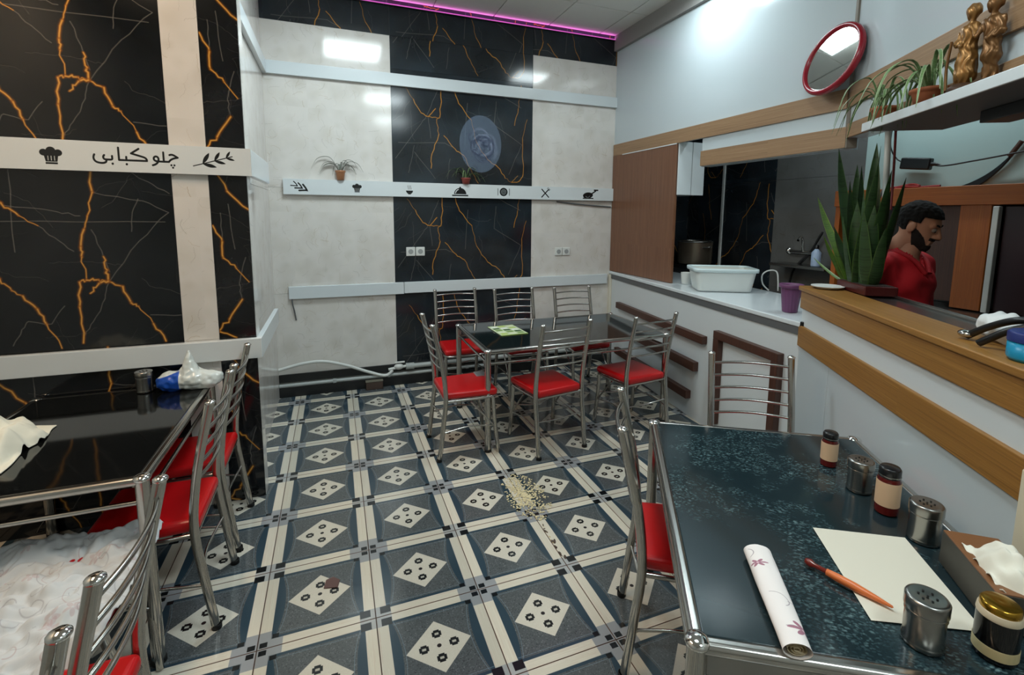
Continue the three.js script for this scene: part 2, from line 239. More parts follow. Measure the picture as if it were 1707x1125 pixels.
const wallBlock = struct('wall_left_block');
obj('wall_core', span(-1.75, -0.195, 0, CEIL, 1.4, 1.513), M.plain, wallBlock);
const ZL = 1.528;
for (const [y0, y1] of [[0, 0.99], [0.99, 2.002], [2.002, 3.014], [3.014, CEIL]]) {
  panel(wallBlock, LX, -0.455, y0, y1, M.left, LW, LH, LX, LY, ZL);
  panel(wallBlock, -0.285, -0.1, y0, y1, M.strip, 0.4, LH, -0.285, LY, ZL);
  panel(wallBlock, -0.455, -0.285, y0, y1, M.cream, 0.9, 0.9, rr(0, 9), rr(0, 9), ZL + 0.002);
}
obj('edge_panel', uvBy(span(-0.195, -0.1, 0, CEIL, 1.4, 1.515), (x, y, z) => [z / 0.9, y / 0.9]), M.cream, wallBlock);
{ const t = obj('trim', [rspan(-1.64, -0.07, 0.868, 0.985, ZL, 1.562), rspan(-0.1, -0.07, 0.868, 0.985, 0.62, 1.535)], M.white); t.name = 'trim_5'; t.userData.kind = 'structure'; }
const plainWall = (name, ...a) => { const w = obj(name, span(...a), M.plain); w.userData.kind = 'structure'; return w; };
plainWall('wall_left', -1.78, -1.65, 0, CEIL, 1.5, 6.7);
plainWall('wall_front', -1.78, 4.6, 0, CEIL, 6.6, 6.75);
plainWall('wall_right_front', 2.2, 2.3, 0, CEIL, 4.35, 6.6);

// right wall, parallel to the room
const wallRight = struct('wall_right');
obj('wall_panel', span(3.33, 3.43, 2.39, CEIL, 0.9, 2.5), M.wallWhite, wallRight);
obj('wall_panel', span(3.33, 3.43, 2.13, 2.388, 1.22, 2.5), M.wallWhite, wallRight);
obj('wall_panel', span(3.33, 3.345, 0, 2.388, -0.2, 0.895), M.brown, wallRight);
obj('wall_panel', span(3.33, 3.43, 2.39, CEIL, -0.2, 0.9), M.wallWhite, wallRight);
obj('cornice', span(3.29, 3.33, 3.49, CEIL, -0.2, 2.45), std(0x8a8886, 0.8), wallRight);
{ const t = obj('trim', rb(1, 1, 1, 0.01).scale(0.018, 0.12, 2.68).translate(3.323, 2.43, 1.15), M.paleOak); t.name = 'trim_6'; t.userData.kind = 'structure'; uvBy(t.geometry, (x, y, z) => [z / 1.2, y / 0.3]); }
{ const t = obj('trim', rb(1, 1, 1, 0.01).scale(0.018, 0.125, 1.28).translate(3.323, 2.1975, 1.86), M.paleOak); t.name = 'trim_7'; t.userData.kind = 'structure'; uvBy(t.geometry, (x, y, z) => [z / 1.2 + 0.4, y / 0.3 + 0.3]); }
const BEND = -(180 - 58.2) * Math.PI / 180;
const wallBend = struct('wall_right_angled', [3.33, 0, 2.5], BEND);
obj('wall_panel', span(0, 2.25, 2.19, CEIL, -0.1, 0), M.wallWhite, wallBend);
obj('corner_strip', rspan(-0.012, 0.02, 2.13, CEIL, -0.05, 0.012), std(0x7d756a, 0.5), wallBend);
for (const [n, y0, y1, o] of [['trim_8', 2.375, 2.505, 0], ['trim_9', 2.19, 2.275, 0.5]]) { const t = obj('trim', uvBy(rspan(0.02, 2.22, y0, y1, 0, 0.016), (x, y) => [x / 1.2 + o, y / 0.3]), M.paleOak); t.position.set(3.33, 0, 2.5); t.rotation.y = BEND; t.name = n; t.userData.kind = 'structure'; }
// kitchen walls
const wallKitchen = struct('wall_kitchen');
obj('wall_core', span(4.415, 4.55, 0, CEIL, -0.3, 6.7), M.plain, wallKitchen);
for (const [z0, z1, m] of [[-0.2, 0.36, 0], [0.375, 1.05, 0], [1.05, 1.9, 1]]) for (const [y0, y1] of [[0, 1.02], [1.02, 2.06], [2.06, 3.0]]) obj('marble_panel', uvBy(span(4.4, 4.415, y0 + 0.001, y1 - 0.001, z0 + 0.001, z1 - 0.001), (x, y, z) => m ? [z / 0.9, y / 0.9] : [-z / BW, y / BH]), m ? M.greyMarble : M.back, wallKitchen);
obj('plaster_panel', span(4.402, 4.415, 0, CEIL, 1.9, 6.6), M.teal, wallKitchen);
obj('plaster_panel', span(4.402, 4.415, 3.0, CEIL, -0.2, 1.9), M.teal, wallKitchen);
obj('joint_strip', rspan(4.385, 4.4, 1.0, 3.0, 0.352, 0.385, 0.004), M.pvc, wallKitchen);

// ---------------------------------------------------------------- lamps
for (const [x, z, sx, sz, s, tint, label] of LAMPS) {
  const t = thing('ceiling_lamp', label, 'ceiling light', [x, CEIL - 0.05, z]);
  obj('frame', [rspan(-sx / 2, sx / 2, 0.0, 0.008, -sz / 2, sz / 2)], M.white, t);
  const c = new THREE.Color().setRGB(...tint.map((v) => Math.min(1, v)));
  obj('hanger', [-1, 1].flatMap((a) => [-1, 1].map((b) => rod([a * sx * 0.4, -0.03, b * sz * 0.4], [a * sx * 0.4, 0.05, b * sz * 0.4], 0.004, 6))), M.alu, t);
  obj('diffuser', rb(sx, 0.035, sz, 0.006, 0, -0.018, 0), new THREE.MeshStandardMaterial({ color: 0xffffff, emissive: c, emissiveIntensity: 5, roughness: 0.6 }), t);
  const L = new THREE.RectAreaLight(new THREE.Color().setRGB(...tint), s, sx, sz); L.rotation.x = -Math.PI / 2; L.position.set(0, -0.042, 0); t.add(L);
}
{
  const t = thing('led_strip', 'glowing pink strip light along the top of the back wall', 'strip light', [1.59, CEIL - 0.05, -0.186]);
  const pink = new THREE.Color().setRGB(1, 0.2, 0.85);
  obj('channel', rspan(-1.72, 1.72, -0.004, 0.0, -0.013, 0.012, 0.001), M.dark, t);
  obj('diffuser', rspan(-1.72, 1.72, 0.0, 0.012, -0.011, 0.009, 0.003), new THREE.MeshStandardMaterial({ color: 0xff66dd, emissive: pink, emissiveIntensity: 0.22 }), t);
  const L = new THREE.RectAreaLight(pink, 3.4, 3.44, 0.02); L.rotation.x = Math.PI / 2; L.position.set(0, 0.015, 0.0); t.add(L);
}
{
  const t = thing('tube_lamp', 'white tube lamp under the kitchen ceiling', 'tube light', [3.95, 3.2, 2.4]);
  obj('housing', rspan(-0.04, 0.04, 0.02, 0.06, -0.6, 0.6, 0.01), M.white, t);
  for (const s of [-1, 1]) obj('hanger', rod([0, 0.06, s * 0.5], [0, 0.45, s * 0.5], 0.006), M.alu, t);
  obj('tube', new THREE.CylinderGeometry(0.015, 0.015, 1.16, 14).rotateX(Math.PI / 2), new THREE.MeshStandardMaterial({ color: 0xffffff, emissive: 0xf2ffff, emissiveIntensity: 4 }), t);
  const L = new THREE.RectAreaLight(new THREE.Color().setRGB(...COOL), 36, 0.06, 1.16); L.rotation.x = -Math.PI / 2; L.position.set(0, -0.02, 0); t.add(L);
}

// ---------------------------------------------------------------- boards with writing and icons
const INK = '#1a1c1d';
function chefHat(x, cx, cy, s) { x.fillStyle = INK; for (const [a, b, r] of [[-0.62, -0.35, 0.36], [0, -0.55, 0.42], [0.62, -0.35, 0.36]]) { x.beginPath(); x.arc(cx + a * s, cy + b * s, r * s, 0, 7); x.fill(); } x.beginPath(); x.moveTo(cx - 0.66 * s, cy - 0.3 * s); x.lineTo(cx + 0.66 * s, cy - 0.3 * s); x.lineTo(cx + 0.5 * s, cy + 0.62 * s); x.lineTo(cx - 0.5 * s, cy + 0.62 * s); x.fill(); x.fillRect(cx - 0.52 * s, cy + 0.68 * s, 1.04 * s, 0.2 * s); x.strokeStyle = '#c9ccca'; x.lineWidth = 0.07 * s; for (const a of [-0.28, 0, 0.28]) { x.beginPath(); x.moveTo(cx + a * s, cy); x.lineTo(cx + a * s, cy + 0.5 * s); x.stroke(); } }
function leafAt(x, cx, cy, a, l, w) { x.save(); x.translate(cx, cy); x.rotate(a); x.fillStyle = INK; x.beginPath(); x.moveTo(0, 0); x.quadraticCurveTo(l * 0.5, -w, l, 0); x.quadraticCurveTo(l * 0.5, w, 0, 0); x.fill(); x.restore(); }
function branch(x, cx, cy, s, dir, ang) { x.save(); x.translate(cx, cy); x.rotate(ang); x.scale(dir, 1); for (let i = 0; i < 3; i++) { const k = 1 - i * 0.18; leafAt(x, i * 0.62 * s, 0, -0.75, 0.72 * s * k, 0.2 * s * k); leafAt(x, i * 0.62 * s, 0, 0.55, 0.72 * s * k, 0.2 * s * k); } x.strokeStyle = INK; x.lineWidth = 0.05 * s; x.beginPath(); x.moveTo(-0.5 * s, 0); x.lineTo(1.6 * s, 0); x.stroke(); x.restore(); }
const white0 = '#d6dcde';
// left board: x -1.64..-0.07 (1.57 m), y 1.905..2.052
const leftBoardTex = canvas(1884, 176, (x, w, h) => {
  x.fillStyle = white0; x.fillRect(0, 0, w, h); const P = 1200, X = (m) => (m + 1.64) * P, Y = (m) => (2.052 - m) * P;
  chefHat(x, X(-0.935), Y(1.972), 54);
  branch(x, X(-0.3), Y(1.962), 112, 1, -0.3);
  // the two words, written right to left
  x.save(); x.translate(X(-0.575), Y(1.98)); x.scale(0.8, 0.92); x.strokeStyle = INK; x.lineWidth = 13; x.lineCap = 'round'; x.lineJoin = 'round';
  const s = (d) => x.stroke(new (x.constructor.Path2D || Path2D)(d));
  const line = (f) => { x.beginPath(); f(); x.stroke(); };
  line(() => { x.moveTo(192, -26); x.bezierCurveTo(212, -34, 222, -24, 246, -10); x.bezierCurveTo(220, -6, 196, 2, 186, 20); x.lineTo(118, 20); });   // che, joined to lam
  line(() => { x.moveTo(152, -42); x.lineTo(152, 20); });                                                                                            // lam
  line(() => { x.moveTo(118, 20); x.bezierCurveTo(98, 20, 84, 12, 88, -2); x.bezierCurveTo(92, -18, 118, -16, 118, 4); x.bezierCurveTo(118, 26, 104, 40, 78, 46); });   // vav
  x.fillStyle = INK; for (const [a, b] of [[200, 42], [220, 42], [210, 58]]) { x.beginPath(); x.arc(a, b, 7, 0, 7); x.fill(); }
  line(() => { x.moveTo(-6, -58); x.lineTo(-56, -26); x.lineTo(24, -4); x.quadraticCurveTo(44, 4, 42, 20); x.lineTo(-134, 20); });                       // kaf
  line(() => { x.moveTo(-88, -2); x.lineTo(-88, 20); });                                                                                             // be
  line(() => { x.moveTo(-134, -60); x.lineTo(-134, 20); });                                                                                          // alef
  line(() => { x.moveTo(-176, -4); x.lineTo(-176, 14); x.quadraticCurveTo(-178, 20, -190, 20); x.lineTo(-214, 20); x.bezierCurveTo(-232, 20, -236, 2, -224, -8); });  // be, ye
  line(() => { x.moveTo(-214, 20); x.bezierCurveTo(-208, 40, -230, 46, -256, 42); x.bezierCurveTo(-292, 38, -296, 10, -284, -10); });
  for (const [a, b] of [[-88, 46], [-176, 46]]) { x.beginPath(); x.arc(a, b, 7.5, 0, 7); x.fill(); }
  x.restore();
});
const backBoardTex = canvas(2048, 84, (x, w, h) => {
  x.fillStyle = white0; x.fillRect(0, 0, w, h); const P = 2048 / 3.37, X = (m) => (m + 0.06) * P, cy = h / 2;
  // x positions in metres: leaf, chef hat, bowl, covered dish, plate, crossed cutlery, roast bird
  x.save(); x.translate(X(0.04), cy - 8); x.rotate(0.45); x.strokeStyle = INK; x.lineCap = 'round'; for (let i = 0; i < 3; i++) { x.lineWidth = 5 + i * 2; x.beginPath(); x.moveTo(i * 26 - 16 - i * 2, -14 - i * 3); x.quadraticCurveTo(i * 26, -10, i * 26 + 10, 0); x.quadraticCurveTo(i * 26, 4, i * 26 - 20 - i * 2, 12 + i * 3); x.stroke(); } x.restore();
  chefHat(x, X(0.56), cy, 26);
  x.fillStyle = INK; x.beginPath(); x.arc(X(1.04), cy + 6, 20, 0, Math.PI); x.fill(); x.fillRect(X(1.04) - 8, cy + 24, 16, 4); x.strokeStyle = '#6d7071'; x.lineWidth = 2.5; for (const a of [-8, 0, 8]) { x.beginPath(); x.moveTo(X(1.04) + a, cy); x.bezierCurveTo(X(1.04) + a + 6, cy - 8, X(1.04) + a - 6, cy - 14, X(1.04) + a, cy - 24); x.stroke(); }
  const c = X(1.54); x.fillStyle = INK; x.beginPath(); x.arc(c, cy + 20, 38, Math.PI, 0); x.fill(); x.beginPath(); x.arc(c, cy - 20, 5, 0, 7); x.fill(); x.fillRect(c - 50, cy + 24, 100, 8); x.strokeStyle = '#e8ecec'; x.lineWidth = 5; x.beginPath(); x.arc(c, cy + 20, 30, Math.PI * 1.05, Math.PI * 1.4); x.stroke();
  const p = X(2.0); x.fillStyle = INK; x.beginPath(); x.arc(p, cy, 26, 0, 7); x.fill(); x.strokeStyle = '#9aa0a2'; x.lineWidth = 3; x.beginPath(); x.arc(p, cy, 15, 0, 7); x.stroke(); x.beginPath(); x.arc(p, cy, 7, 0, 7); x.stroke(); x.strokeStyle = '#55595b'; x.lineWidth = 4; for (const a of [-38, 38]) { x.beginPath(); x.moveTo(p + a, cy - 22); x.lineTo(p + a, cy + 22); x.stroke(); }
  const k = X(2.47); x.strokeStyle = INK; x.lineWidth = 7; x.lineCap = 'round'; for (const a of [-1, 1]) { x.beginPath(); x.moveTo(k - a * 24, cy - 24); x.lineTo(k + a * 24, cy + 26); x.stroke(); } x.lineWidth = 3; for (const a of [-6, 0, 6]) { x.beginPath(); x.moveTo(k + 20 + a, cy - 22 + a); x.lineTo(k + 28 + a, cy - 30 + a); x.stroke(); }
  const r = X(3.0); x.fillStyle = INK; x.beginPath(); x.ellipse(r - 8, cy + 8, 38, 20, -0.1, 0, 7); x.fill(); x.fillRect(r - 46, cy + 24, 80, 7); x.lineWidth = 9; x.strokeStyle = INK; x.beginPath(); x.moveTo(r + 18, cy - 2); x.lineTo(r + 50, cy - 22); x.stroke(); x.fillRect(r + 36, cy - 32, 34, 9); x.strokeStyle = '#8b9092'; x.lineWidth = 3; x.beginPath(); x.arc(r - 10, cy + 6, 16, 0.4, 2.6); x.stroke();
});
const frontOnly = (g, z, x0, x1, y0, y1) => uvBy(g, (x, y, zz) => Math.abs(zz - z) < 0.003 ? [(x - x0) / (x1 - x0), (y - y0) / (y1 - y0)] : [0.002, 0.02]);
{
  const t = thing('wall_board', 'long white board with a chef hat, black lettering and a leaf branch on the left wall', 'sign board', [0, 0, 0]);
  obj('board', frontOnly(span(-1.64, -0.07, 1.905, 2.052, ZL + 0.004, ZL + 0.034), ZL + 0.034, -1.64, -0.07, 1.905, 2.052), mapped(leftBoardTex, 0.25), t);
  obj('side_board', rspan(-0.1, -0.07, 1.905, 2.052, 0.75, ZL + 0.004), M.white, t);
  const u = thing('wall_board', 'long white board with a row of black food icons across the back wall', 'sign board', [0, 0, 0]);
  obj('board', frontOnly(span(-0.06, 3.31, 1.868, 2.005, ZB, -0.16), -0.16, -0.06, 3.31, 1.868, 2.005), mapped(backBoardTex, 0.25), u);
}

// ---------------------------------------------------------------- chairs
const CG = {};
{
  const post = (s) => tube([[s * 0.2, 0.004, -0.03], [s * 0.2, 0.25, 0.0], [s * 0.2, 0.45, 0.02], [s * 0.2, 0.66, 0.0], [s * 0.2, 0.965, -0.065]], 0.017, 22, 12);
  CG.post = [-1, 1].map(post);
  CG.cap = [-1, 1].map((s) => ball(0.0195, s * 0.2, 0.966, -0.066, 1, 0.55, 1));
  CG.foot = [-1, 1].map((s) => lathe([[0, 0], [0.0195, 0], [0.0195, 0.02], [0.017, 0.022]], 12, s * 0.2, 0, -0.032));
  CG.front = [-1, 1].map((s) => tube([[s * 0.19, 0.42, 0.36], [s * 0.193, 0.22, 0.375], [s * 0.2, 0.004, 0.4]], 0.015, 10, 10));
  CG.slat = [0.915, 0.85, 0.785, 0.72, 0.655].map((y) => { const z = y > 0.66 ? -0.065 * (y - 0.66) / 0.305 : 0; return tube([[-0.2, y, z], [-0.1, y + 0.003, z - 0.021], [0, y + 0.005, z - 0.028], [0.1, y + 0.003, z - 0.021], [0.2, y, z]], 0.0075, 20, 8); });
  const seat = rb(0.385, 0.052, 0.39, 0.022, 0, 0.452, 0.2); { const p = seat.attributes.position; for (let i = 0; i < p.count; i++) { const z = p.getZ(i), x = p.getX(i), y = p.getY(i); p.setX(i, x * (0.95 + 0.1 * z / 0.4)); if (y > 0.45) p.setY(i, y + 0.012 * Math.cos(x * 7) * Math.cos((z - 0.2) * 7)); } seat.computeVertexNormals(); }
  CG.seat = seat;
  CG.frame = [tube([[-0.19, 0.42, 0.02], [-0.192, 0.42, 0.36], [-0.17, 0.42, 0.39], [0.17, 0.42, 0.39], [0.192, 0.42, 0.36], [0.19, 0.42, 0.02]], 0.010, 40, 8), rod([-0.2, 0.42, 0.02], [0.2, 0.42, 0.02], 0.010)];
  CG.side = [-1, 1].map((s) => tube([[s * 0.2, 0.2, -0.005], [s * 0.2, 0.225, 0.19], [s * 0.195, 0.2, 0.38]], 0.006, 14, 8));
  CG.cross = [tube([[-0.2, 0.26, 0.0], [0, 0.235, 0.03], [0.2, 0.26, 0.0]], 0.006, 14, 8), tube([[-0.195, 0.26, 0.372], [0, 0.235, 0.35], [0.195, 0.26, 0.372]], 0.006, 14, 8)];
  CG.brace = [-1, 1].map((s) => rod([s * 0.19, 0.4, 0.2], [s * 0.197, 0.21, 0.36], 0.007, 8));
  CG.tape = rb(0.1, 0.012, 0.085, 0.005, 0.13, 0.482, 0.36);
}
const CHAIRS = 'steel chairs with red seats';
function makeChair() {
  const t = thing('dining_chair', '', 'chair', [0, 0, 0], 0, CHAIRS);
  CG.post.forEach((g, i) => { const p = obj('back_post', g, M.chrome, t); obj('cap', CG.cap[i], M.chromeCap, p); obj('foot', CG.foot[i], M.rubber, p); });
  CG.front.forEach((g) => obj('front_leg', g, M.chrome, t));
  CG.slat.forEach((g) => obj('slat', g, M.chrome, t));
  obj('seat', CG.seat, M.red, t).userData.label = 'red vinyl seat pad';
  obj('seat_frame', CG.frame, M.chrome, t);
  CG.side.forEach((g) => obj('stretcher', g, M.chrome, t)); CG.cross.forEach((g) => obj('stretcher', g, M.chrome, t)); CG.brace.forEach((g) => obj('brace', g, M.chrome, t));
  return t;
}
const chair0 = makeChair(); let chairN = 0;
function placeChair(x, z, deg, label, tape) {
  const c = chairN++ ? chair0.clone() : chair0; if (c !== chair0) { c.name = numbered('dining_chair'); c.userData = { ...chair0.userData }; scene.add(c); }
  c.position.set(x, 0, z); c.rotation.y = deg * Math.PI / 180; c.userData.label = label; return c;
}
placeChair(-0.2, 1.82, -90, 'steel chair with red seat at the left table, beside the black wall edge');
placeChair(-0.2, 2.32, -90, 'steel chair with red seat at the left table, second from the wall');
placeChair(-0.2, 3.31, -90, 'steel chair at the front left, its curved backrest before the printed cloth');
placeChair(-0.2, 3.85, -90, 'steel chair at the bottom left corner, only one chrome post showing');
const c5 = placeChair(1.0, 1.29, 90, 'steel chair with silver taped red seat at the left end of the middle table');
placeChair(1.82, 1.64, 189, 'steel chair turned slightly on the near side of the middle table, behind the menu');
placeChair(2.57, 1.63, 187.5, 'steel chair on the near side of the middle table, beside the slatted white counter');
placeChair(1.444, 0.05, 0, 'steel chair behind the middle table, leftmost of the three by the back wall');
placeChair(2.005, 0.2, 0, 'steel chair behind the middle table, central one of the three by the back wall');
placeChair(2.62, 0.28, 0, 'steel chair behind the middle table, rightmost of the three, before the cream panel');
placeChair(1.42, 3.145, 58.2, 'steel chair seen edge on along the left side of the near right table');
placeChair(2.38, 2.79, -31.8, 'steel chair at the far end of the near right table, before the wooden frame');
obj('tape_patch', CG.tape, M.silver, c5).userData.label = 'silver tape patch';

// ---------------------------------------------------------------- tables
function glassTex(c0, fl, n) { return canvas(1024, 1024, (x, w, h) => { x.fillStyle = c0; x.fillRect(0, 0, w, h); for (let i = 0; i < n; i++) { const cx = rr(0, w), cy = rr(0, h), k = N(cx * 0.004, cy * 0.004) + 0.5 * N(cx * 0.02, cy * 0.02) + 0.12; if (k < -0.05) continue; x.fillStyle = `rgba(${fl},${rr(0.06, 0.36) * Math.min(1, k * 2.2 + 0.25)})`; x.beginPath(); x.ellipse(cx, cy, rr(1, 5.5), rr(0.7, 2.6), rr(-0.5, 0.5), 0, 7); x.fill(); } }); }
const nearGlass = mapped(glassTex('#1c2b30', '150,180,180', 30000), 0.12), leftGlass = mapped(glassTex('#0b0c0c', '80,80,76', 7000), 0.07), midGlass = std(0x121a1b, 0.06);
function table(label, cx, cz, lx, lz, deg, glass, apron) {
  const t = thing('dining_table', label, 'table', [cx, 0, cz], deg * Math.PI / 180), a = lx / 2 - 0.02, b = lz / 2 - 0.02;
  obj('glass_top', uvBy(rspan(-a + 0.012, a - 0.012, 0.741, 0.753, -b + 0.012, b - 0.012, 0.003), (x, y, z) => [x / 1.2 + 0.5, z / 1.2 + 0.5]), glass, t);
  for (const sx of [-1, 1]) for (const sz of [-1, 1]) { const l = obj('leg', rod([sx * a, 0.012, sz * b], [sx * a, 0.744, sz * b], 0.023, 18), M.chrome, t); obj('corner_cap', ball(0.029, sx * a, 0.746, sz * b, 1, 0.55, 1), M.chromeCap, l); obj('foot', lathe([[0, 0], [0.026, 0], [0.026, 0.02], [0.023, 0.022]], 14, sx * a, 0, sz * b), M.rubber, l); }
  for (const s of [-1, 1]) { obj('top_rail', rspan(-a, a, 0.722, 0.754, s * b - 0.018, s * b + 0.018, 0.014), M.chrome, t); obj('top_rail', rspan(s * a - 0.018, s * a + 0.018, 0.722, 0.754, -b, b, 0.014), M.chrome, t); obj('apron_rail', rod([-a, 0.655, s * b], [a, 0.655, s * b], 0.009), M.chrome, t); obj('apron_rail', rod([s * a, 0.655, -b], [s * a, 0.655, b], 0.009), M.chrome, t); }
  if (apron) obj('apron_panel', rspan(-a + 0.02, a - 0.02, 0.668, 0.722, b - 0.01, b + 0.006, 0.004), M.steel, t);
  return t;
}
table('long steel framed glass table with a green menu in the middle of the room', 2.088, 1.035, 1.56, 0.9, 0, midGlass);
table('dark glass table at the left under the white boards, holding a blue and white bag', -0.72, 2.09, 0.8, 1.1, 0, leftGlass);
table('near dark glass table at the lower right with shakers, bottles and a rolled napkin', 1.752, 3.592, 0.88, 1.23, -31.8, nearGlass, true);

// ---------------------------------------------------------------- serving counter (slightly turned) and bar
{
  const t = thing('serving_counter', 'white serving counter with dark wooden slats under the kitchen opening', 'counter', [3.33, 0, -0.2], -96.84 * Math.PI / 180);
  const L = 2.77;
  obj('front_panel', rspan(0.0, L, 0.0, 1.03, -0.03, 0, 0.003), M.white, t);
  obj('body', span(0.9, L - 0.02, 0, 1.03, -0.6, -0.03), M.plain, t);
  obj('worktop', rspan(0.0, L + 0.015, 1.035, 1.068, -0.72, 0.02, 0.008), M.white, t);
  obj('edge_strip', rspan(0.0, L + 0.01, 0.985, 1.034, 0, 0.012, 0.003), M.grey, t).userData.label = 'dark grey strip under the worktop';
  obj('end_cap', rspan(L + 0.015, L + 0.04, 1.02, 1.075, -0.03, 0.025, 0.006), M.black, t);
  obj('side_post', rspan(0.0, 0.05, 0.0, 1.03, 0.0, 0.03, 0.004), std(0xd9d3c2, 0.4), t).userData.label = 'cream post against the back wall';
  for (const [x0, x1, y0, y1] of [[0.27, 1.865, 0.685, 0.75], [0.27, 1.768, 0.43, 0.507], [0.27, 1.683, 0.164, 0.235]]) obj('wooden_slat', uvBy(rspan(x0, x1, y0, y1, 0, 0.05, 0.004), (x, y, z) => [x / 1.2, (y + z) / 0.3]), M.darkWood, t);
  const f = obj('wooden_frame', [rspan(2.0, 2.66, 0.775, 0.835, 0, 0.05), rspan(2.0, 2.06, 0.1, 0.775, 0, 0.05), rspan(2.6, 2.66, 0.1, 0.775, 0, 0.05)].map((g) => uvBy(g, (x, y, z) => [(x + y) / 1.2, (x + z) / 0.3])), M.darkWood, t); f.userData.label = 'dark wooden frame on the panel';
}
{
  const t = thing('wall_panel_board', 'tall brown wood grain panel standing on the far end of the white counter', 'panel', [0, 0, 0]);
  obj('board', uvBy(rspan(3.312, 3.33, 1.072, 2.368, -0.19, 0.9, 0.003), (x, y, z) => [z / 0.5, y / 1.4]), M.brown, t);
  obj('top_edge', rspan(3.308, 3.33, 2.36, 2.37, 0.0, 0.9, 0.002), M.white, t);
  const c = thing('wall_cabinet', 'narrow white hanging cabinet beside the brown panel over the counter', 'cabinet', [3.48, 1.9, 0.87]);
  obj('side_panel', rspan(-0.148, 0.002, 0, 0.485, 0.032, 0.05, 0.004), M.white, c); obj('body', span(-0.045, 0.15, 0.004, 0.481, -0.3, 0.03), M.white, c); obj('door', rspan(0.008, 0.15, 0, 0.485, 0.032, 0.05, 0.004), M.white, c);
}
const BAR = [3.0, 0, 2.55];
{
  const t = thing('bar_counter', 'white bar counter with two broad oak planks and an oak top along the right', 'counter', BAR, BEND), L = 1.7;
  const plank = (n, x0, x1, y0, y1, z0, z1, o) => obj(n, uvBy(rspan(x0, x1, y0, y1, z0, z1, 0.006), (x, y, z) => [x / 1.2 + o, (y - z) / 0.3 + o]), M.oak, t);
  obj('front_panel', rspan(0, 0.418, 0, 0.92, -0.03, -0.001, 0.002), M.wallWhite, t); obj('front_panel', rspan(0.422, L, 0, 0.92, -0.03, -0.001, 0.002), M.wallWhite, t);
  obj('front_panel', rspan(0, L, 1.04, 1.165, -0.03, -0.001, 0.002), M.white, t);
  plank('plank', 0, L, 0.92, 1.05, -0.03, 0.014, 0.1); plank('plank', 0, L, 1.155, 1.262, -0.03, 0.014, 0.5);
  plank('bar_top', -0.01, L + 0.01, 1.264, 1.292, -0.17, 0.026, 0.8);
  obj('body', span(0.01, L, 0, 1.2, -0.3, -0.03), M.grey, t);
  obj('worktop', rspan(0, L, 1.2, 1.284, -0.33, -0.172, 0.006), M.steel, t);
  obj('back_edge', tube([[0.02, 1.288, -0.322], [0.85, 1.289, -0.322], [L - 0.02, 1.288, -0.322]], 0.012, 20, 8), M.steel, t);
  obj('end_post', rspan(L, L + 0.06, 0, 1.03, -0.02, 0.03, 0.008), std(0xd8d0b8, 0.5), t).userData.label = 'cream post at the near end';
}
{
  const t = thing('wall_shelf', 'long white shelf holding potted plants and golden statue above the bar', 'shelf', [3.33, 0, 2.5], BEND);
  obj('board', rspan(0.52, 2.2, 2.15, 2.188, -0.22, 0.14, 0.003), M.grey, t);
  obj('front_edge', rspan(0.52, 2.2, 2.147, 2.19, 0.14, 0.152, 0.003), M.white, t);
  obj('bracket', rspan(1.0, 2.1, 2.1, 2.149, -0.19, -0.08, 0.004), M.dark, t);
}
const bend = (s, y, p) => { const c = Math.cos(BEND), q = Math.sin(BEND); return [3.33 + s * c + p * q, y, 2.5 - s * q + p * c]; };
const barAt = (s, y, p) => { const c = Math.cos(BEND), q = Math.sin(BEND); return [3.0 + s * c + p * q, y, 2.55 - s * q + p * c]; };

// ---------------------------------------------------------------- plants
function blade(pts, w, fold = 0.25, tip = 1) {
  const c = new THREE.CatmullRomCurve3(pts.map((p) => V(...p))), n = 14, pos = [], idx = [], uv = [];
  const dir = c.getPoint(1).sub(c.getPoint(0)); let side = V(-dir.z, 0, dir.x); if (side.length() < 1e-3) side = V(1, 0, 0); side.normalize();
  for (let i = 0; i <= n; i++) { const t = i / n, p = c.getPoint(t), tg = c.getTangent(t), up = side.clone().cross(tg).normalize(), hw = w * Math.min(1, 0.55 + t * 2) * Math.pow(1 - Math.pow(t, 2.6), tip) + 0.0006; for (const k of [-1, 0, 1]) { const q = p.clone().addScaledVector(side, k * hw).addScaledVector(up, k ? 0 : -hw * fold); pos.push(q.x, q.y, q.z); uv.push((k + 1) / 2, t); } }
  for (let i = 0; i < n; i++) for (let k = 0; k < 2; k++) { const a = i * 3 + k; idx.push(a, a + 1, a + 3, a + 1, a + 4, a + 3); }
  const m = pos.length / 3; for (let i = 0; i < m; i++) { const k = i % 3; pos.push(pos[i * 3], pos[i * 3 + 1] - (k === 1 ? 0.0012 : 0.0004), pos[i * 3 + 2] + 0.0006); uv.push(uv[i * 2], uv[i * 2 + 1]); }
  const base = idx.length; for (let i = 0; i < base; i += 3) idx.push(m + idx[i], m + idx[i + 2], m + idx[i + 1]);
  const g = new THREE.BufferGeometry(); g.setAttribute('position', new THREE.Float32BufferAttribute(pos, 3)); g.setAttribute('uv', new THREE.Float32BufferAttribute(uv, 2)); g.setIndex(idx); g.computeVertexNormals(); return g;
}
const leafMat = (a, b, c) => mapped(canvas(64, 512, (x, w, h) => { x.fillStyle = a; x.fillRect(0, 0, w, h); for (let i = 0; i < 60; i++) { x.strokeStyle = b; x.globalAlpha = rr(0.15, 0.5); x.lineWidth = rr(2, 8); const y = rr(0, h); x.beginPath(); x.moveTo(0, y); x.bezierCurveTo(20, y + rr(-12, 12), 44, y + rr(-12, 12), 64, y + rr(-6, 6)); x.stroke(); } x.globalAlpha = 1; x.fillStyle = c; x.fillRect(0, 0, 4, h); x.fillRect(w - 4, 0, 4, h); }), 0.45);
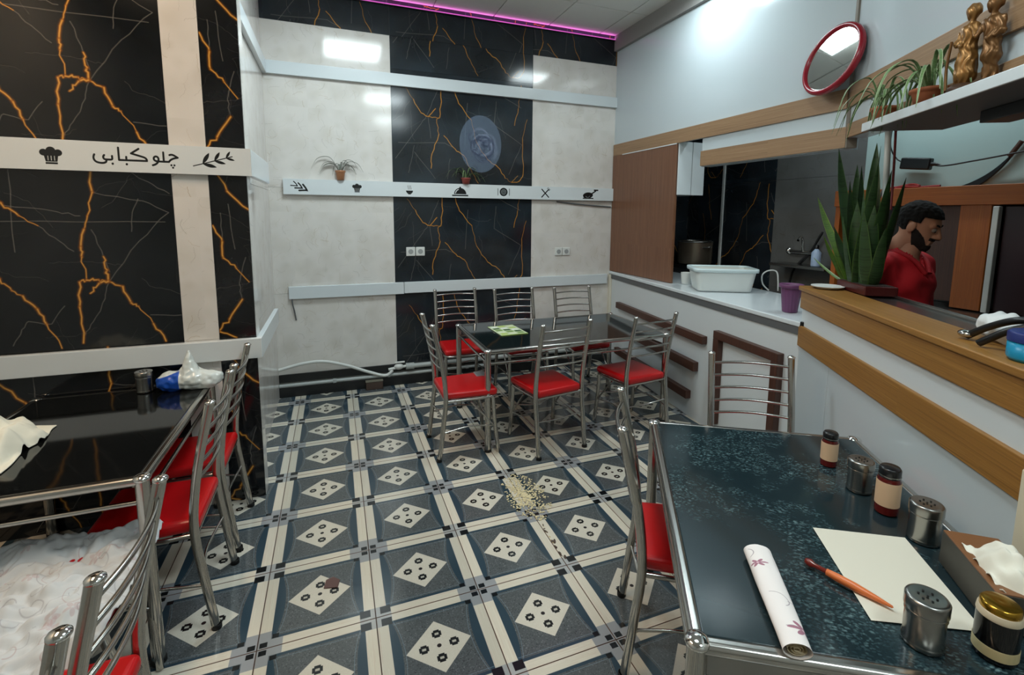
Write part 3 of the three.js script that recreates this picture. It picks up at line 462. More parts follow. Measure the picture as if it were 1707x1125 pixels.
const snakeMat = leafMat('#2b4522', '#14240d', '#3f5a26'), snakeLight = leafMat('#567427', '#33511a', '#86983f'), spiderMat = leafMat('#5c7a48', '#7f966a', '#b9c3a0'), spiderPale = leafMat('#8b8f86', '#6e736a', '#a7aaa0');
{
  const t = thing('snake_plant', 'tall snake plant with upright dark green leaves on the left end of the bar', 'plant', barAt(0.04, 1.292, -0.24), BEND);
  obj('planter', [rspan(-0.02, 0.31, 0, 0.05, -0.09, 0.07, 0.006)], std(0x4a1512, 0.4), t);
  obj('soil', span(-0.005, 0.295, 0.045, 0.053, -0.078, 0.058), M.soil, t);
  // lean: [x0, z0, x1, height, z1, width]
  for (const [x0, z0, x1, h, z1, w, l] of [[0.02, 0, -0.2, 0.83, 0.05, 0.033], [0.12, -0.02, 0.03, 0.83, -0.05, 0.036], [0.13, 0.02, 0.14, 0.8, -0.02, 0.03], [0.05, 0.03, -0.27, 0.54, 0.12, 0.026, 1], [0.16, 0, 0.25, 0.66, -0.03, 0.03], [0.2, -0.02, 0.29, 0.62, -0.08, 0.034], [0.09, 0.03, 0.03, 0.62, 0.07, 0.036], [0.18, 0.03, 0.18, 0.56, 0.06, 0.032], [0.08, -0.04, -0.06, 0.6, -0.09, 0.034], [0.22, 0.02, 0.27, 0.44, 0.09, 0.028], [0.02, 0.04, -0.13, 0.3, 0.12, 0.02, 1], [0.23, 0, 0.31, 0.36, 0.0, 0.026], [0.11, 0, 0.06, 0.7, 0.03, 0.034], [0.15, -0.03, 0.2, 0.56, -0.06, 0.036], [0.03, -0.03, -0.15, 0.62, -0.06, 0.03], [0.05, 0.0, -0.1, 0.36, 0.08, 0.032], [0.08, 0.02, 0.12, 0.5, 0.06, 0.036], [0.04, -0.02, -0.08, 0.46, -0.02, 0.034], [0.13, 0.03, 0.08, 0.36, 0.1, 0.03], [0.18, 0.0, 0.22, 0.48, 0.02, 0.034], [0.06, 0.01, -0.06, 0.72, 0.0, 0.034], [0.14, 0.04, 0.24, 0.7, 0.03, 0.03], [0.0, 0.03, -0.2, 0.16, 0.14, 0.014, 1], [0.1, 0.05, 0.1, 0.42, 0.12, 0.03]])
    obj('leaf', blade([[x0, 0.03, z0], [x0 * 0.7 + x1 * 0.3 + rr(-0.01, 0.01), h * 0.36, z0 * 0.7 + z1 * 0.3], [x0 * 0.3 + x1 * 0.7, h * 0.7, z0 * 0.3 + z1 * 0.7], [x1, h, z1]], w * 1.3, 0.35), l ? snakeLight : snakeMat, t);
}
function spider(label, pos, pot, n, len, mat, droop, dead, nx = 0, nz = 0) {
  const t = thing('spider_plant', label, 'plant', pos);
  obj('pot', lathe([[0, 0], [pot[0] * 0.74, 0], [pot[0] * 0.95, pot[1] * 0.8], [pot[0] * 1.08, pot[1] * 0.82], [pot[0] * 1.08, pot[1]], [pot[0] * 0.95, pot[1]], [pot[0] * 0.9, pot[1] * 0.85], [0, pot[1] * 0.85]], 24), pot[2], t);
  obj('soil', new THREE.CylinderGeometry(pot[0] * 0.9, pot[0] * 0.88, 0.008, 20).translate(0, pot[1] * 0.88, 0), M.soil, t);
  for (let i = 0; i < n; i++) { const a = i / n * 6.283 + rr(-0.3, 0.3), l = len * rr(0.7, 1.15), up = rr(0.35, 0.95), k0 = Math.min(0, Math.cos(a) * nx + Math.sin(a) * nz), cx = Math.cos(a) - k0 * nx * 1.05, cz = (Math.sin(a) - k0 * nz * 1.05) * dead; const y = pot[1]; obj('leaf', blade([[cx * 0.01, y * 0.9, cz * 0.01], [cx * l * 0.35, y + l * up * 0.6, cz * l * 0.35], [cx * l * 0.75, y + l * (up * 0.7 - droop * 0.25), cz * l * 0.75], [cx * l, y + l * (up * 0.55 - droop * 0.8), cz * l]], len * 0.022 + 0.0015, 0.4, 0.8), mat, t); }
  return t;
}
spider('small spider plant in a brown pot at the left end of the white shelf', bend(0.56, 2.19, 0.075), [0.055, 0.07, M.terracotta], 17, 0.23, spiderMat, 1.1, 1, -0.85, -0.527);
spider('spider plant in a terracotta pot on the white shelf, nearest the golden statue', bend(0.93, 2.19, 0.078), [0.065, 0.07, M.terracotta], 20, 0.27, spiderMat, 0.9, 1, -0.85, -0.527);
spider('dry spider plant in a copper pot on the icon board, before the cream panel', [0.42, 2.006, -0.165], [0.042, 0.085, std(0xb07a56, 0.35, 0.3)], 13, 0.24, spiderPale, 0.5, 0.12);
spider('small spider plant in a red pot on the icon board, before the black panel', [1.6, 2.006, -0.165], [0.045, 0.06, std(0x8a4038, 0.5)], 13, 0.2, spiderMat, 0.5, 0.12);

// ---------------------------------------------------------------- statue
{
  const t = thing('statue', 'golden brown statue of a couple standing on the white shelf', 'statue', bend(1.2, 2.19, 0.07), BEND + 0.35); t.scale.setScalar(0.84);
  const gold = std(0x6f4d2a, 0.38, 0.55), fold = (x, y, z) => 0.0028 * Math.sin(x * 220 + Math.sin(y * 70) * 2) * Math.sin(z * 160);
  obj('base', sdf(blend([ell([0, 0.012, 0], [0.11, 0.02, 0.06]), ell([-0.06, 0.02, 0.01], [0.05, 0.025, 0.04]), ell([0.05, 0.018, 0], [0.05, 0.022, 0.045])], 0.02), [-0.13, -0.02, -0.08], [0.13, 0.06, 0.08], 44), std(0x4a3324, 0.5, 0.35), t);
  const fig = (s) => { const X = (v) => v * s; return blend([cap([X(0.042), 0.02, 0.005], [X(0.045), 0.13, 0], 0.013, 0.021), cap([X(0.068), 0.02, -0.008], [X(0.055), 0.13, 0], 0.013, 0.021), ell([X(0.07), 0.018, 0.014], [0.015, 0.01, 0.024]), ell([X(0.042), 0.018, 0.02], [0.015, 0.01, 0.024]), cap([X(0.05), 0.14, 0], [X(0.05), 0.19, 0], 0.036, 0.026), cap([X(0.05), 0.2, 0], [X(0.046), 0.27, 0], 0.028, 0.032), cap([X(0.08), 0.285, 0], [X(0.092), 0.225, 0.012], 0.013, 0.011), cap([X(0.092), 0.225, 0.012], [X(0.055), 0.205, 0.036], 0.011, 0.009), cap([X(0.02), 0.285, 0.005], [X(0.0), 0.23, 0.03], 0.013, 0.01), cap([X(0.046), 0.29, 0], [X(0.044), 0.32, 0], 0.014, 0.012), ell([X(0.042), 0.35, 0.004], [0.022, 0.029, 0.025]), ell([X(0.046), 0.362, -0.008], [0.026, 0.026, 0.026])], 0.016); };
  const robe = blend([cap([-0.05, 0.08, 0], [-0.05, 0.18, 0], 0.042, 0.03), cap([-0.075, 0.05, 0], [-0.06, 0.15, 0], 0.016, 0.02)], 0.02);
  const man = fig(1), lady = fig(-1);
  obj('figure', sdf((x, y, z) => man(x, y, z) + fold(x, y, z), [-0.03, -0.01, -0.06], [0.13, 0.4, 0.07], 84), gold, t);
  obj('figure', sdf((x, y, z) => smin(lady(x, y, z), robe(x, y, z), 0.015) + fold(x, y, z), [-0.13, -0.01, -0.06], [0.03, 0.4, 0.07], 84), std(0x8a6233, 0.36, 0.55), t);
  obj('staff', tube([[-0.11, 0.02, 0.03], [-0.12, 0.12, 0.025], [-0.105, 0.24, 0.03]], 0.006, 14, 8), gold, t);
}

// ---------------------------------------------------------------- mirror and painted reflection
{
  const t = thing('wall_mirror', 'round mirror with a dark red rim at the corner above the oak strip', 'mirror', [3.235, 2.665, 2.43]); t.rotation.set(0, -Math.PI / 2 - 0.17, 0, 'YXZ'); t.rotateX(-0.245);
  obj('rim', new THREE.TorusGeometry(0.2, 0.017, 14, 64).scale(1, 1, 1.3), std(0x8e1526, 0.25), t);
  obj('mirror_glass', new THREE.CylinderGeometry(0.196, 0.196, 0.012, 56).rotateX(Math.PI / 2), std(0xd9dedc, 0.03, 1), t);
  obj('back_plate', new THREE.CylinderGeometry(0.19, 0.17, 0.03, 40).rotateX(Math.PI / 2).translate(0, 0, -0.022), M.black, t); obj('mount', rod([0, 0.02, -0.03], [0, 0.02, -0.1], 0.02), M.black, t);
  const q = thing('painted_reflection', 'painted reflection as a faint pale blue oval film on the black panel above the icon board', 'reflection_film', [1.765, 2.41, ZB]);  // reflection on the glossy stone, painted into a thin translucent film
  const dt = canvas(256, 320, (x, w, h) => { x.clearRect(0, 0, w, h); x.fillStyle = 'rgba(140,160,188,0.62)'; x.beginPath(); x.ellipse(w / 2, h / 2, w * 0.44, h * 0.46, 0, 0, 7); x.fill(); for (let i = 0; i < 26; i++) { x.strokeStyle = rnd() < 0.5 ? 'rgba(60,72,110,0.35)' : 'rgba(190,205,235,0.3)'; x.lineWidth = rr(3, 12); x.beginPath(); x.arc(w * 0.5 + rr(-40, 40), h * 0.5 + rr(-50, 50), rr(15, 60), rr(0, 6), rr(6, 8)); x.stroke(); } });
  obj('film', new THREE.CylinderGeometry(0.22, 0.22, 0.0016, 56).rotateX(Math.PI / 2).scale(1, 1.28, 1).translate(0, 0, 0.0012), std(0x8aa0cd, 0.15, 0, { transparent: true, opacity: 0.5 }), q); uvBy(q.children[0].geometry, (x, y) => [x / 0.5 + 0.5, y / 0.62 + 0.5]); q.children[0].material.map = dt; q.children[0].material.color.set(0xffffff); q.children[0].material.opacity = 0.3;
}
// ---------------------------------------------------------------- sockets, pipes, hoses on the back wall
for (const [x, y, label] of [[1.092, 1.335, 'white double wall socket on the black marble panel'], [2.702, 1.305, 'white double wall socket on the cream marble panel']]) {
  const t = thing('wall_socket', label, 'socket', [x, y, ZB]);
  for (const s of [-1, 1]) { const p = obj('plate', rb(0.088, 0.088, 0.012, 0.006, s * 0.047, 0, 0.006), M.pvc, t); obj('inset', new THREE.CylinderGeometry(0.024, 0.024, 0.006, 20).rotateX(Math.PI / 2).translate(s * 0.047, 0, 0.0125), std(0x9a9d9c, 0.5), p); }
}
tag(obj('gas_pipe', [rod([-0.178, 0.112, -0.165], [3.1, 0.112, -0.165], 0.017), ...[0.3, 0.8, 1.6, 2.3].map((x) => bx(0.03, 0.03, 0.045, x, 0.112, -0.17))], M.pipe), 'pale metal pipe running low along the back wall', 'pipe');
tag(obj('gas_pipe', [rod([1.02, 0.185, -0.16], [3.1, 0.185, -0.16], 0.024), rod([0.97, 0.185, -0.16], [1.05, 0.185, -0.16], 0.033, 14), ...[1.5, 2.3].map((x) => bx(0.03, 0.03, 0.04, x, 0.185, -0.18))], M.pipe), 'thicker pipe with a collar under the black back wall panel', 'pipe');
{
  const t = thing('gas_valve', 'white plastic gas valve between the hose and the thick pipe', 'valve', [0.9, 0.19, -0.16]);
  obj('body', [ball(0.03, 0, 0, 0, 1.6, 1, 1), rod([-0.1, -0.02, 0], [0.08, 0, 0], 0.014)], M.pvc, t); obj('handle', rb(0.1, 0.016, 0.02, 0.006, 0.01, 0.045, 0.005), M.pvc, t);
}
tag(obj('hose', tube([[-0.175, 0.272, -0.15], [0.02, 0.31, -0.16], [0.2, 0.315, -0.16], [0.42, 0.25, -0.16], [0.62, 0.165, -0.155], [0.78, 0.12, -0.14], [0.84, 0.16, -0.155]], 0.0145, 50, 10), M.pvc), 'white hose arching along the foot of the cream panel', 'hose');
{ const t = thing('junction_box', 'small brown box on the dark baseboard under the hose', 'box', [0.66, 0, -0.13]); obj('case', rb(0.16, 0.075, 0.05, 0.005, 0, 0.0375, 0), std(0x4a3a32, 0.6), t); obj('lid', rb(0.165, 0.012, 0.055, 0.004, 0, 0.081, 0), std(0x6e6a5c, 0.6), t); }
tag(obj('cable', tube([[-0.03, 1.0, -0.185], [-0.035, 0.9, -0.172], [-0.02, 0.8, -0.185], [-0.01, 0.72, -0.193]], 0.006, 18, 6), M.grey), 'short grey cable hanging at the left end of the lower rail', 'cable');
tag(obj('cable', tube([[2.62, 1.85, -0.19], [2.9, 1.825, -0.188], [3.3, 1.8, -0.19]], 0.008, 18, 6), M.grey), 'grey cable sagging under the icon board near the brown panel', 'cable');

// ---------------------------------------------------------------- things on the serving counter and in the kitchen
{
  const t = thing('plastic_tub', 'large translucent white plastic tub on the serving counter', 'tub', [3.48, 1.069, 1.37], -0.5); t.scale.set(1.1, 1.12, 1.1);
  const wall = (k, y) => { const s = new THREE.Shape(), a = 0.2 * k, b = 0.135 * k, r = 0.05; s.moveTo(-a + r, -b); s.lineTo(a - r, -b); s.quadraticCurveTo(a, -b, a, -b + r); s.lineTo(a, b - r); s.quadraticCurveTo(a, b, a - r, b); s.lineTo(-a + r, b); s.quadraticCurveTo(-a, b, -a, b - r); s.lineTo(-a, -b + r); s.quadraticCurveTo(-a, -b, -a + r, -b); return s.getPoints(10).map((p) => [p.x, y, p.y]); };
  const loft = (rings) => { const n = rings[0].length, pos = [], idx = []; rings.forEach((r) => r.forEach((p) => pos.push(...p))); for (let i = 0; i < rings.length - 1; i++) for (let j = 0; j < n - 1; j++) { const a = i * n + j, b = a + 1, c = a + n, d = c + 1; idx.push(a, c, b, b, c, d); } const g = new THREE.BufferGeometry(); g.setAttribute('position', new THREE.Float32BufferAttribute(pos, 3)); g.setIndex(idx); g.computeVertexNormals(); g.setAttribute('uv', new THREE.Float32BufferAttribute(new Float32Array(pos.length / 3 * 2), 2)); return g; };
  const plastic = new THREE.MeshPhysicalMaterial({ color: 0xe6ecea, roughness: 0.35, transmission: 0.18, thickness: 0 });
  obj('body', loft([wall(0.02, 0.003), wall(0.98, 0.003), wall(1.0, 0.012), wall(1.14, 0.17), wall(1.11, 0.17), wall(0.97, 0.016), wall(0.02, 0.01)]), plastic, t);
  obj('rim', loft([wall(1.13, 0.15), wall(1.2, 0.152), wall(1.21, 0.166), wall(1.2, 0.178), wall(1.1, 0.178), wall(1.1, 0.165)]), std(0xcfe0e2, 0.3), t);
  obj('contents', sheet((u, v) => [(u - 0.5) * 0.36, 0.055 + 0.012 * N(u * 5, v * 5), (v - 0.5) * 0.24], 16, 12, 0.04), std(0xc9b27a, 0.7), t).userData.label = 'pale yellow contents at the bottom';
  const c = thing('cup', 'small white plastic cup beside the big tub on the counter', 'cup', [3.43, 1.069, 0.98]);
  obj('body', lathe([[0, 0.002], [0.04, 0.002], [0.05, 0.11], [0.047, 0.11], [0.037, 0.008], [0, 0.008]]), M.pvc, c); obj('handle', tube([[0.045, 0.08, 0.02], [0.07, 0.07, 0.035], [0.043, 0.03, 0.02]], 0.005, 12, 6), M.pvc, c);
  const p = thing('cooking_pot', 'dark steel cooking pot with a bright rim in the kitchen opening', 'pot', [4.19, 1.16, 0.2], Math.PI / 2);
  obj('body', lathe([[0, 0], [0.17, 0], [0.185, 0.02], [0.19, 0.26], [0.182, 0.26], [0.178, 0.03], [0, 0.02]], 40), std(0x8f8170, 0.35, 0.85), p);
  obj('rim', new THREE.TorusGeometry(0.19, 0.009, 8, 48).rotateX(Math.PI / 2).translate(0, 0.262, 0), M.steel, p);
  for (const s of [-1, 1]) obj('handle', tube([[s * 0.18, 0.2, -0.05], [s * 0.24, 0.21, 0], [s * 0.18, 0.2, 0.05]], 0.008, 12, 8), M.steel, p);
  const st = thing('stove', 'low dark steel stove under the cooking pot', 'stove', [4.13, 0, 0.3]);
  obj('body', rspan(-0.16, 0.235, 0, 1.12, -0.44, 0.5, 0.01), M.dark, st); obj('grate', [rspan(-0.15, 0.235, 1.12, 1.16, -0.4, -0.37), rspan(-0.15, 0.235, 1.12, 1.16, 0.2, 0.23), rspan(-0.15, -0.12, 1.12, 1.16, -0.4, 0.4), rspan(0.2, 0.23, 1.12, 1.16, -0.4, 0.4)], M.black, st);
  tag(obj('hose', tube([[3.83, 1.075, 1.56], [3.79, 1.13, 1.53], [3.78, 1.21, 1.53], [3.82, 1.245, 1.55], [3.88, 1.24, 1.58], [3.885, 1.16, 1.6], [3.88, 1.075, 1.61]], 0.006, 40, 8), M.pvc), 'white hose loop standing at the back of the serving counter', 'hose');
  const tp = thing('wall_tap', 'chrome mixer tap with hoses on the grey kitchen wall', 'tap', [4.4, 1.36, 1.42]);
  obj('body', [rod([-0.04, 0.02, -0.1], [-0.04, 0.02, 0.12], 0.022), rod([0, 0.02, -0.06], [-0.05, 0.02, -0.06], 0.02), rod([0, 0.02, 0.08], [-0.05, 0.02, 0.08], 0.02)], M.chrome, tp);
  for (const z of [-0.13, 0.15]) obj('knob', ball(0.034, -0.04, 0.03, z, 1, 1, 0.8), M.chrome, tp);
  obj('spout', tube([[-0.05, 0.03, 0.02], [-0.1, 0.14, 0.05], [-0.16, 0.17, 0.08], [-0.22, 0.14, 0.1]], 0.011, 20, 8), M.chrome, tp);
  obj('hose', [tube([[-0.05, 0, 0.06], [-0.07, -0.08, 0.0], [-0.06, -0.16, -0.06], [-0.05, -0.3, -0.1]], 0.01, 18, 8), tube([[-0.05, 0.05, 0.12], [-0.06, 0.16, 0.17], [-0.05, 0.22, 0.2], [-0.05, -0.02, 0.06], [-0.05, -0.12, -0.04]], 0.009, 26, 8)], M.rubber, tp);
  const b2 = thing('soap_bottle', 'small pale blue bottle next to the chrome tap behind the snake plant', 'bottle', [4.24, 1.28, 1.66]);
  obj('body', lathe([[0, 0], [0.035, 0], [0.038, 0.01], [0.038, 0.12], [0.015, 0.15], [0.015, 0.16], [0, 0.16]]), std(0xa9bdd8, 0.3), b2); obj('cap', lathe([[0.017, 0.155], [0.017, 0.185], [0, 0.19]]), M.black, b2);
  const lg = thing('wall_ledge', 'narrow steel ledge under the soap bottle on the kitchen wall', 'ledge', [4.3, 1.25, 1.5]);
  obj('board', rspan(-0.11, 0.1, 0, 0.028, -0.28, 0.28, 0.004), M.steel, lg);
}
{
  const t = thing('flower_pot', 'purple fluted plastic flower pot where the counter meets the bar', 'pot', [3.2, 1.069, 2.3]);
  const g = lathe([[0, 0.002], [0.045, 0.002], [0.062, 0.165], [0.075, 0.168], [0.075, 0.19], [0.064, 0.19], [0.058, 0.17], [0.04, 0.02], [0, 0.02]], 48); { const p = g.attributes.position; for (let i = 0; i < p.count; i++) { const a = Math.atan2(p.getZ(i), p.getX(i)), y = p.getY(i); if (y < 0.166) { const k = 1 + 0.035 * Math.cos(a * 16); p.setX(i, p.getX(i) * k); p.setZ(i, p.getZ(i) * k); } } g.computeVertexNormals(); }
  obj('body', g, std(0x6b3e66, 0.45), t); obj('soil', new THREE.CylinderGeometry(0.057, 0.05, 0.01, 20).translate(0, 0.16, 0), M.soil, t);
  const d = thing('dish', 'flat white dish on the left corner of the oak bar top', 'dish', barAt(0.1, 1.292, -0.09), BEND);
  obj('body', lathe([[0, 0.002], [0.06, 0.002], [0.085, 0.014], [0.085, 0.018], [0.058, 0.008], [0, 0.008]], 36), M.pvc, d);
}
tag(obj('pole', [rod([3.2, 1.284, 2.87], [3.235, 2.188, 2.8], 0.015, 12)], M.pvc), 'thin white pole rising from the bar to the shelf behind the snake plant', 'pole');
tag(obj('cable', tube([[3.225, 1.75, 2.86], [3.25, 1.95, 2.84], [3.265, 2.185, 2.82]], 0.007, 18, 6), std(0x7c2a2c, 0.5)), 'dark red cable beside the white pole under the shelf', 'cable');
{
  const t = thing('power_adapter', 'black power adapter hanging on the teal kitchen wall', 'adapter', [4.34, 2.1, 2.31], -Math.PI / 2); t.rotateZ(-0.12);
  obj('case', rb(0.2, 0.085, 0.05, 0.012), M.black, t);
  obj('cable', [tube([[0.09, 0.0, 0], [0.16, -0.01, 0], [0.35, 0.03, 0], [0.62, 0.1, 0]], 0.006, 30, 6), new THREE.ConeGeometry(0.018, 0.07, 10).rotateZ(-Math.PI / 2).translate(0.13, 0, 0)], M.black, t); obj('cable', tube([[-0.1, 0.01, 0], [-0.14, 0.03, 0], [-0.2, 0.12, 0.01], [-0.22, 0.4, 0.01]], 0.005, 24, 6), M.black, t);
  tag(obj('cable', tube([[3.85, 2.15, 2.4], [3.84, 2.05, 2.43], [3.82, 1.95, 2.44], [3.8, 1.82, 2.42]], 0.006, 20, 6), M.grey), 'grey cable hanging down from the shelf before the adapter', 'cable');
  tag(obj('cable', tube([[4.33, 1.92, 2.1], [4.3, 1.935, 2.25], [4.29, 1.93, 2.38], [4.31, 1.95, 2.32], [4.3, 1.925, 2.2], [4.3, 1.93, 2.5]], 0.009, 40, 6), std(0x8c2622, 0.5)), 'red cable coiled on the orange wooden band of the kitchen cabinet', 'cable');
  const s = thing('sickle_blade', 'dark curved blade hanging on the teal kitchen wall', 'blade', [4.39, 0, 0]);
  const sh = new THREE.Shape(); sh.moveTo(2.55, 1.915); sh.quadraticCurveTo(2.75, 1.97, 2.86, 2.16); sh.lineTo(2.87, 2.19); sh.quadraticCurveTo(2.8, 2.01, 2.66, 1.915); sh.lineTo(2.55, 1.915);
  obj('blade', new THREE.ExtrudeGeometry(sh, { depth: 0.012, bevelEnabled: true, bevelSize: 0.003, bevelThickness: 0.003, bevelSegments: 1, curveSegments: 16 }).rotateY(-Math.PI / 2), std(0x23282b, 0.35, 0.6), s);
  obj('handle', rod([-0.01, 2.1, 2.82], [-0.01, 2.19, 2.872], 0.014), M.darkWood, s);
}
{
  const t = thing('kitchen_cabinet', 'orange brown wooden cabinet along the kitchen wall behind the man in red', 'cabinet', [4.1, 0, 0]);
  const pl = (n, m, z0, z1, y0, y1, x0, x1) => obj(n, uvBy(rspan(x0, x1, y0, y1, z0, z1, 0.004), (x, y, z) => [(y1 - y0 > z1 - z0 ? y : z) / 1.2, (y1 - y0 > z1 - z0 ? z : y) / 0.3]), m, t);
  pl('top_band', M.orange, 1.9, 4.4, 1.79, 1.912, -0.02, 0.29);
  pl('back_panel', M.black, 1.9, 4.4, 1.12, 1.79, 0.24, 0.3);
  pl('side_panel', M.orange, 1.9, 1.94, 1.12, 1.79, 0.0, 0.29);
  pl('door', M.darkWood, 2.55, 2.74, 1.16, 1.79, 0.03, 0.06);
  pl('post', M.orange, 2.74, 2.9, 1.13, 1.79, -0.01, 0.06);
  pl('trim', M.alu, 2.5, 2.545, 1.14, 1.79, 0.0, 0.05);
  pl('trim', M.pvc, 2.92, 2.95, 1.13, 1.78, -0.04, 0.0);
  pl('door', std(0x2b1a22, 0.4), 2.96, 4.3, 1.14, 1.78, 0.0, 0.05);
  pl('worktop', M.steel, 1.9, 4.4, 1.08, 1.12, -0.3, 0.29);
  pl('base_panel', M.grey, 1.92, 4.38, 0, 1.08, -0.24, 0.29);
  obj('towel', rb(0.02, 0.3, 0.09, 0.008, 0.2, 1.33, 2.4), std(0x8d7f63, 0.8), t).userData.label = 'beige cloth inside the dark opening';
}
// ---------------------------------------------------------------- on the bar, near end
{
  const t = thing('paper_bag', 'crumpled white packet on the bar under the black tongs', 'packet', barAt(1.33, 1.292, -0.15), BEND);
  obj('body', sdf((x, y, z) => ell([0, 0.05, 0], [0.105, 0.05, 0.055])(x, y, z) + 0.012 * N(x * 30, y * 30, z * 30), [-0.13, -0.01, -0.08], [0.13, 0.13, 0.08], 44), std(0xd9dcdc, 0.6), t);
  const k = thing('tongs', 'black handled tongs lying over the white packet on the bar', 'tongs', barAt(1.42, 1.292, -0.12), BEND);
  obj('arm', tube([[-0.12, 0.014, 0.06], [-0.05, 0.06, 0.05], [0.03, 0.1, 0.03], [0.09, 0.11, 0.0]], 0.012, 24, 8), M.black, k); obj('arm', tube([[-0.02, 0.012, 0.09], [0.0, 0.03, 0.08], [0.04, 0.07, 0.05], [0.09, 0.1, 0.0]], 0.012, 24, 8), M.black, k);
  obj('tip', ball(0.022, -0.125, 0.02, 0.062, 1.3, 0.6, 1), M.chrome, k);
  const c = thing('squeeze_bottle', 'small dark bottle with an orange nozzle beside the tongs on the bar', 'bottle', barAt(1.5, 1.292, -0.16), BEND);
  obj('body', lathe([[0, 0], [0.03, 0], [0.032, 0.01], [0.032, 0.07], [0.016, 0.09], [0, 0.09]]), std(0x2a1020, 0.4), c); obj('nozzle', lathe([[0.014, 0.088], [0.013, 0.105], [0.006, 0.13], [0, 0.131]]), std(0xd86a2a, 0.4), c);
  const b = thing('blue_container', 'turquoise plastic container at the near end of the bar', 'container', barAt(1.56, 1.292, -0.075), BEND);
  obj('body', lathe([[0, 0], [0.06, 0], [0.066, 0.012], [0.066, 0.06], [0, 0.062]], 32), std(0x1486ac, 0.3), b); obj('lid', lathe([[0.068, 0.058], [0.068, 0.082], [0.06, 0.088], [0, 0.088]], 32), std(0x1d2a6a, 0.4), b);
}

// ---------------------------------------------------------------- on the near table
const TOP = 0.7545;
function sauce(label, x, z) {
  const t = thing('sauce_bottle', label, 'bottle', [x, TOP, z], 0, 'sauce bottles on the near table');
  obj('body', lathe([[0, 0], [0.024, 0], [0.028, 0.004], [0.028, 0.098], [0.02, 0.112], [0.02, 0.118], [0, 0.118]]), new THREE.MeshPhysicalMaterial({ color: 0x5a1512, roughness: 0.12 }), t);
  obj('label_band', lathe([[0.0284, 0.026], [0.029, 0.0262], [0.029, 0.094], [0.0284, 0.0942]]), std(0xd9b896, 0.55), t);
  const c = obj('cap', lathe([[0.022, 0.104], [0.026, 0.106], [0.026, 0.128], [0.022, 0.134], [0, 0.135]]), std(0x17181a, 0.25), t); obj('cap_ring', lathe([[0.0262, 0.108], [0.027, 0.11], [0.0262, 0.112]]), M.steel, c);
  return t;
}
sauce('red sauce bottle with peach label, farthest of the bottles on the near table', 2.098, 3.43);
sauce('red sauce bottle with pale label, standing between the two steel shakers', 1.99, 3.71).scale.setScalar(1.17);
function shaker(label, x, y, z, s = 1) {
  const t = thing('steel_shaker', label, 'shaker', [x, y, z], 0, 'round steel shakers'); t.scale.setScalar(s);
  obj('body', lathe([[0, 0], [0.032, 0], [0.034, 0.003], [0.034, 0.01], [0.0325, 0.012], [0.0325, 0.062], [0.034, 0.064], [0.0325, 0.067], [0.034, 0.07], [0.0325, 0.073], [0, 0.073]], 36), M.steel, t);
  const l = obj('lid', lathe([[0.033, 0.072], [0.0355, 0.074], [0.0355, 0.094], [0.033, 0.0975], [0.028, 0.0985], [0, 0.096]], 36), M.steel, t);
  for (let i = 0; i < 7; i++) { const a = i / 6 * 6.283, r = i === 6 ? 0 : 0.014; obj('hole', new THREE.CylinderGeometry(0.0022, 0.0022, 0.0016, 8).translate(r * Math.cos(a), 0.098, r * Math.sin(a)), M.black, l); }
  return t;
}
shaker('steel shaker between the two sauce bottles on the near table', 2.036, TOP, 3.59, 1.15);
shaker('steel shaker beside the tissue box at the right of the near table', 1.95, TOP, 3.84, 1.2);
shaker('big steel shaker in the foreground on the near edge of the paper sheet', 1.55, TOP, 4.065, 1.17);
shaker('steel shaker on the left table beside the blue and white bag', -0.625, TOP, 1.62, 1.15);
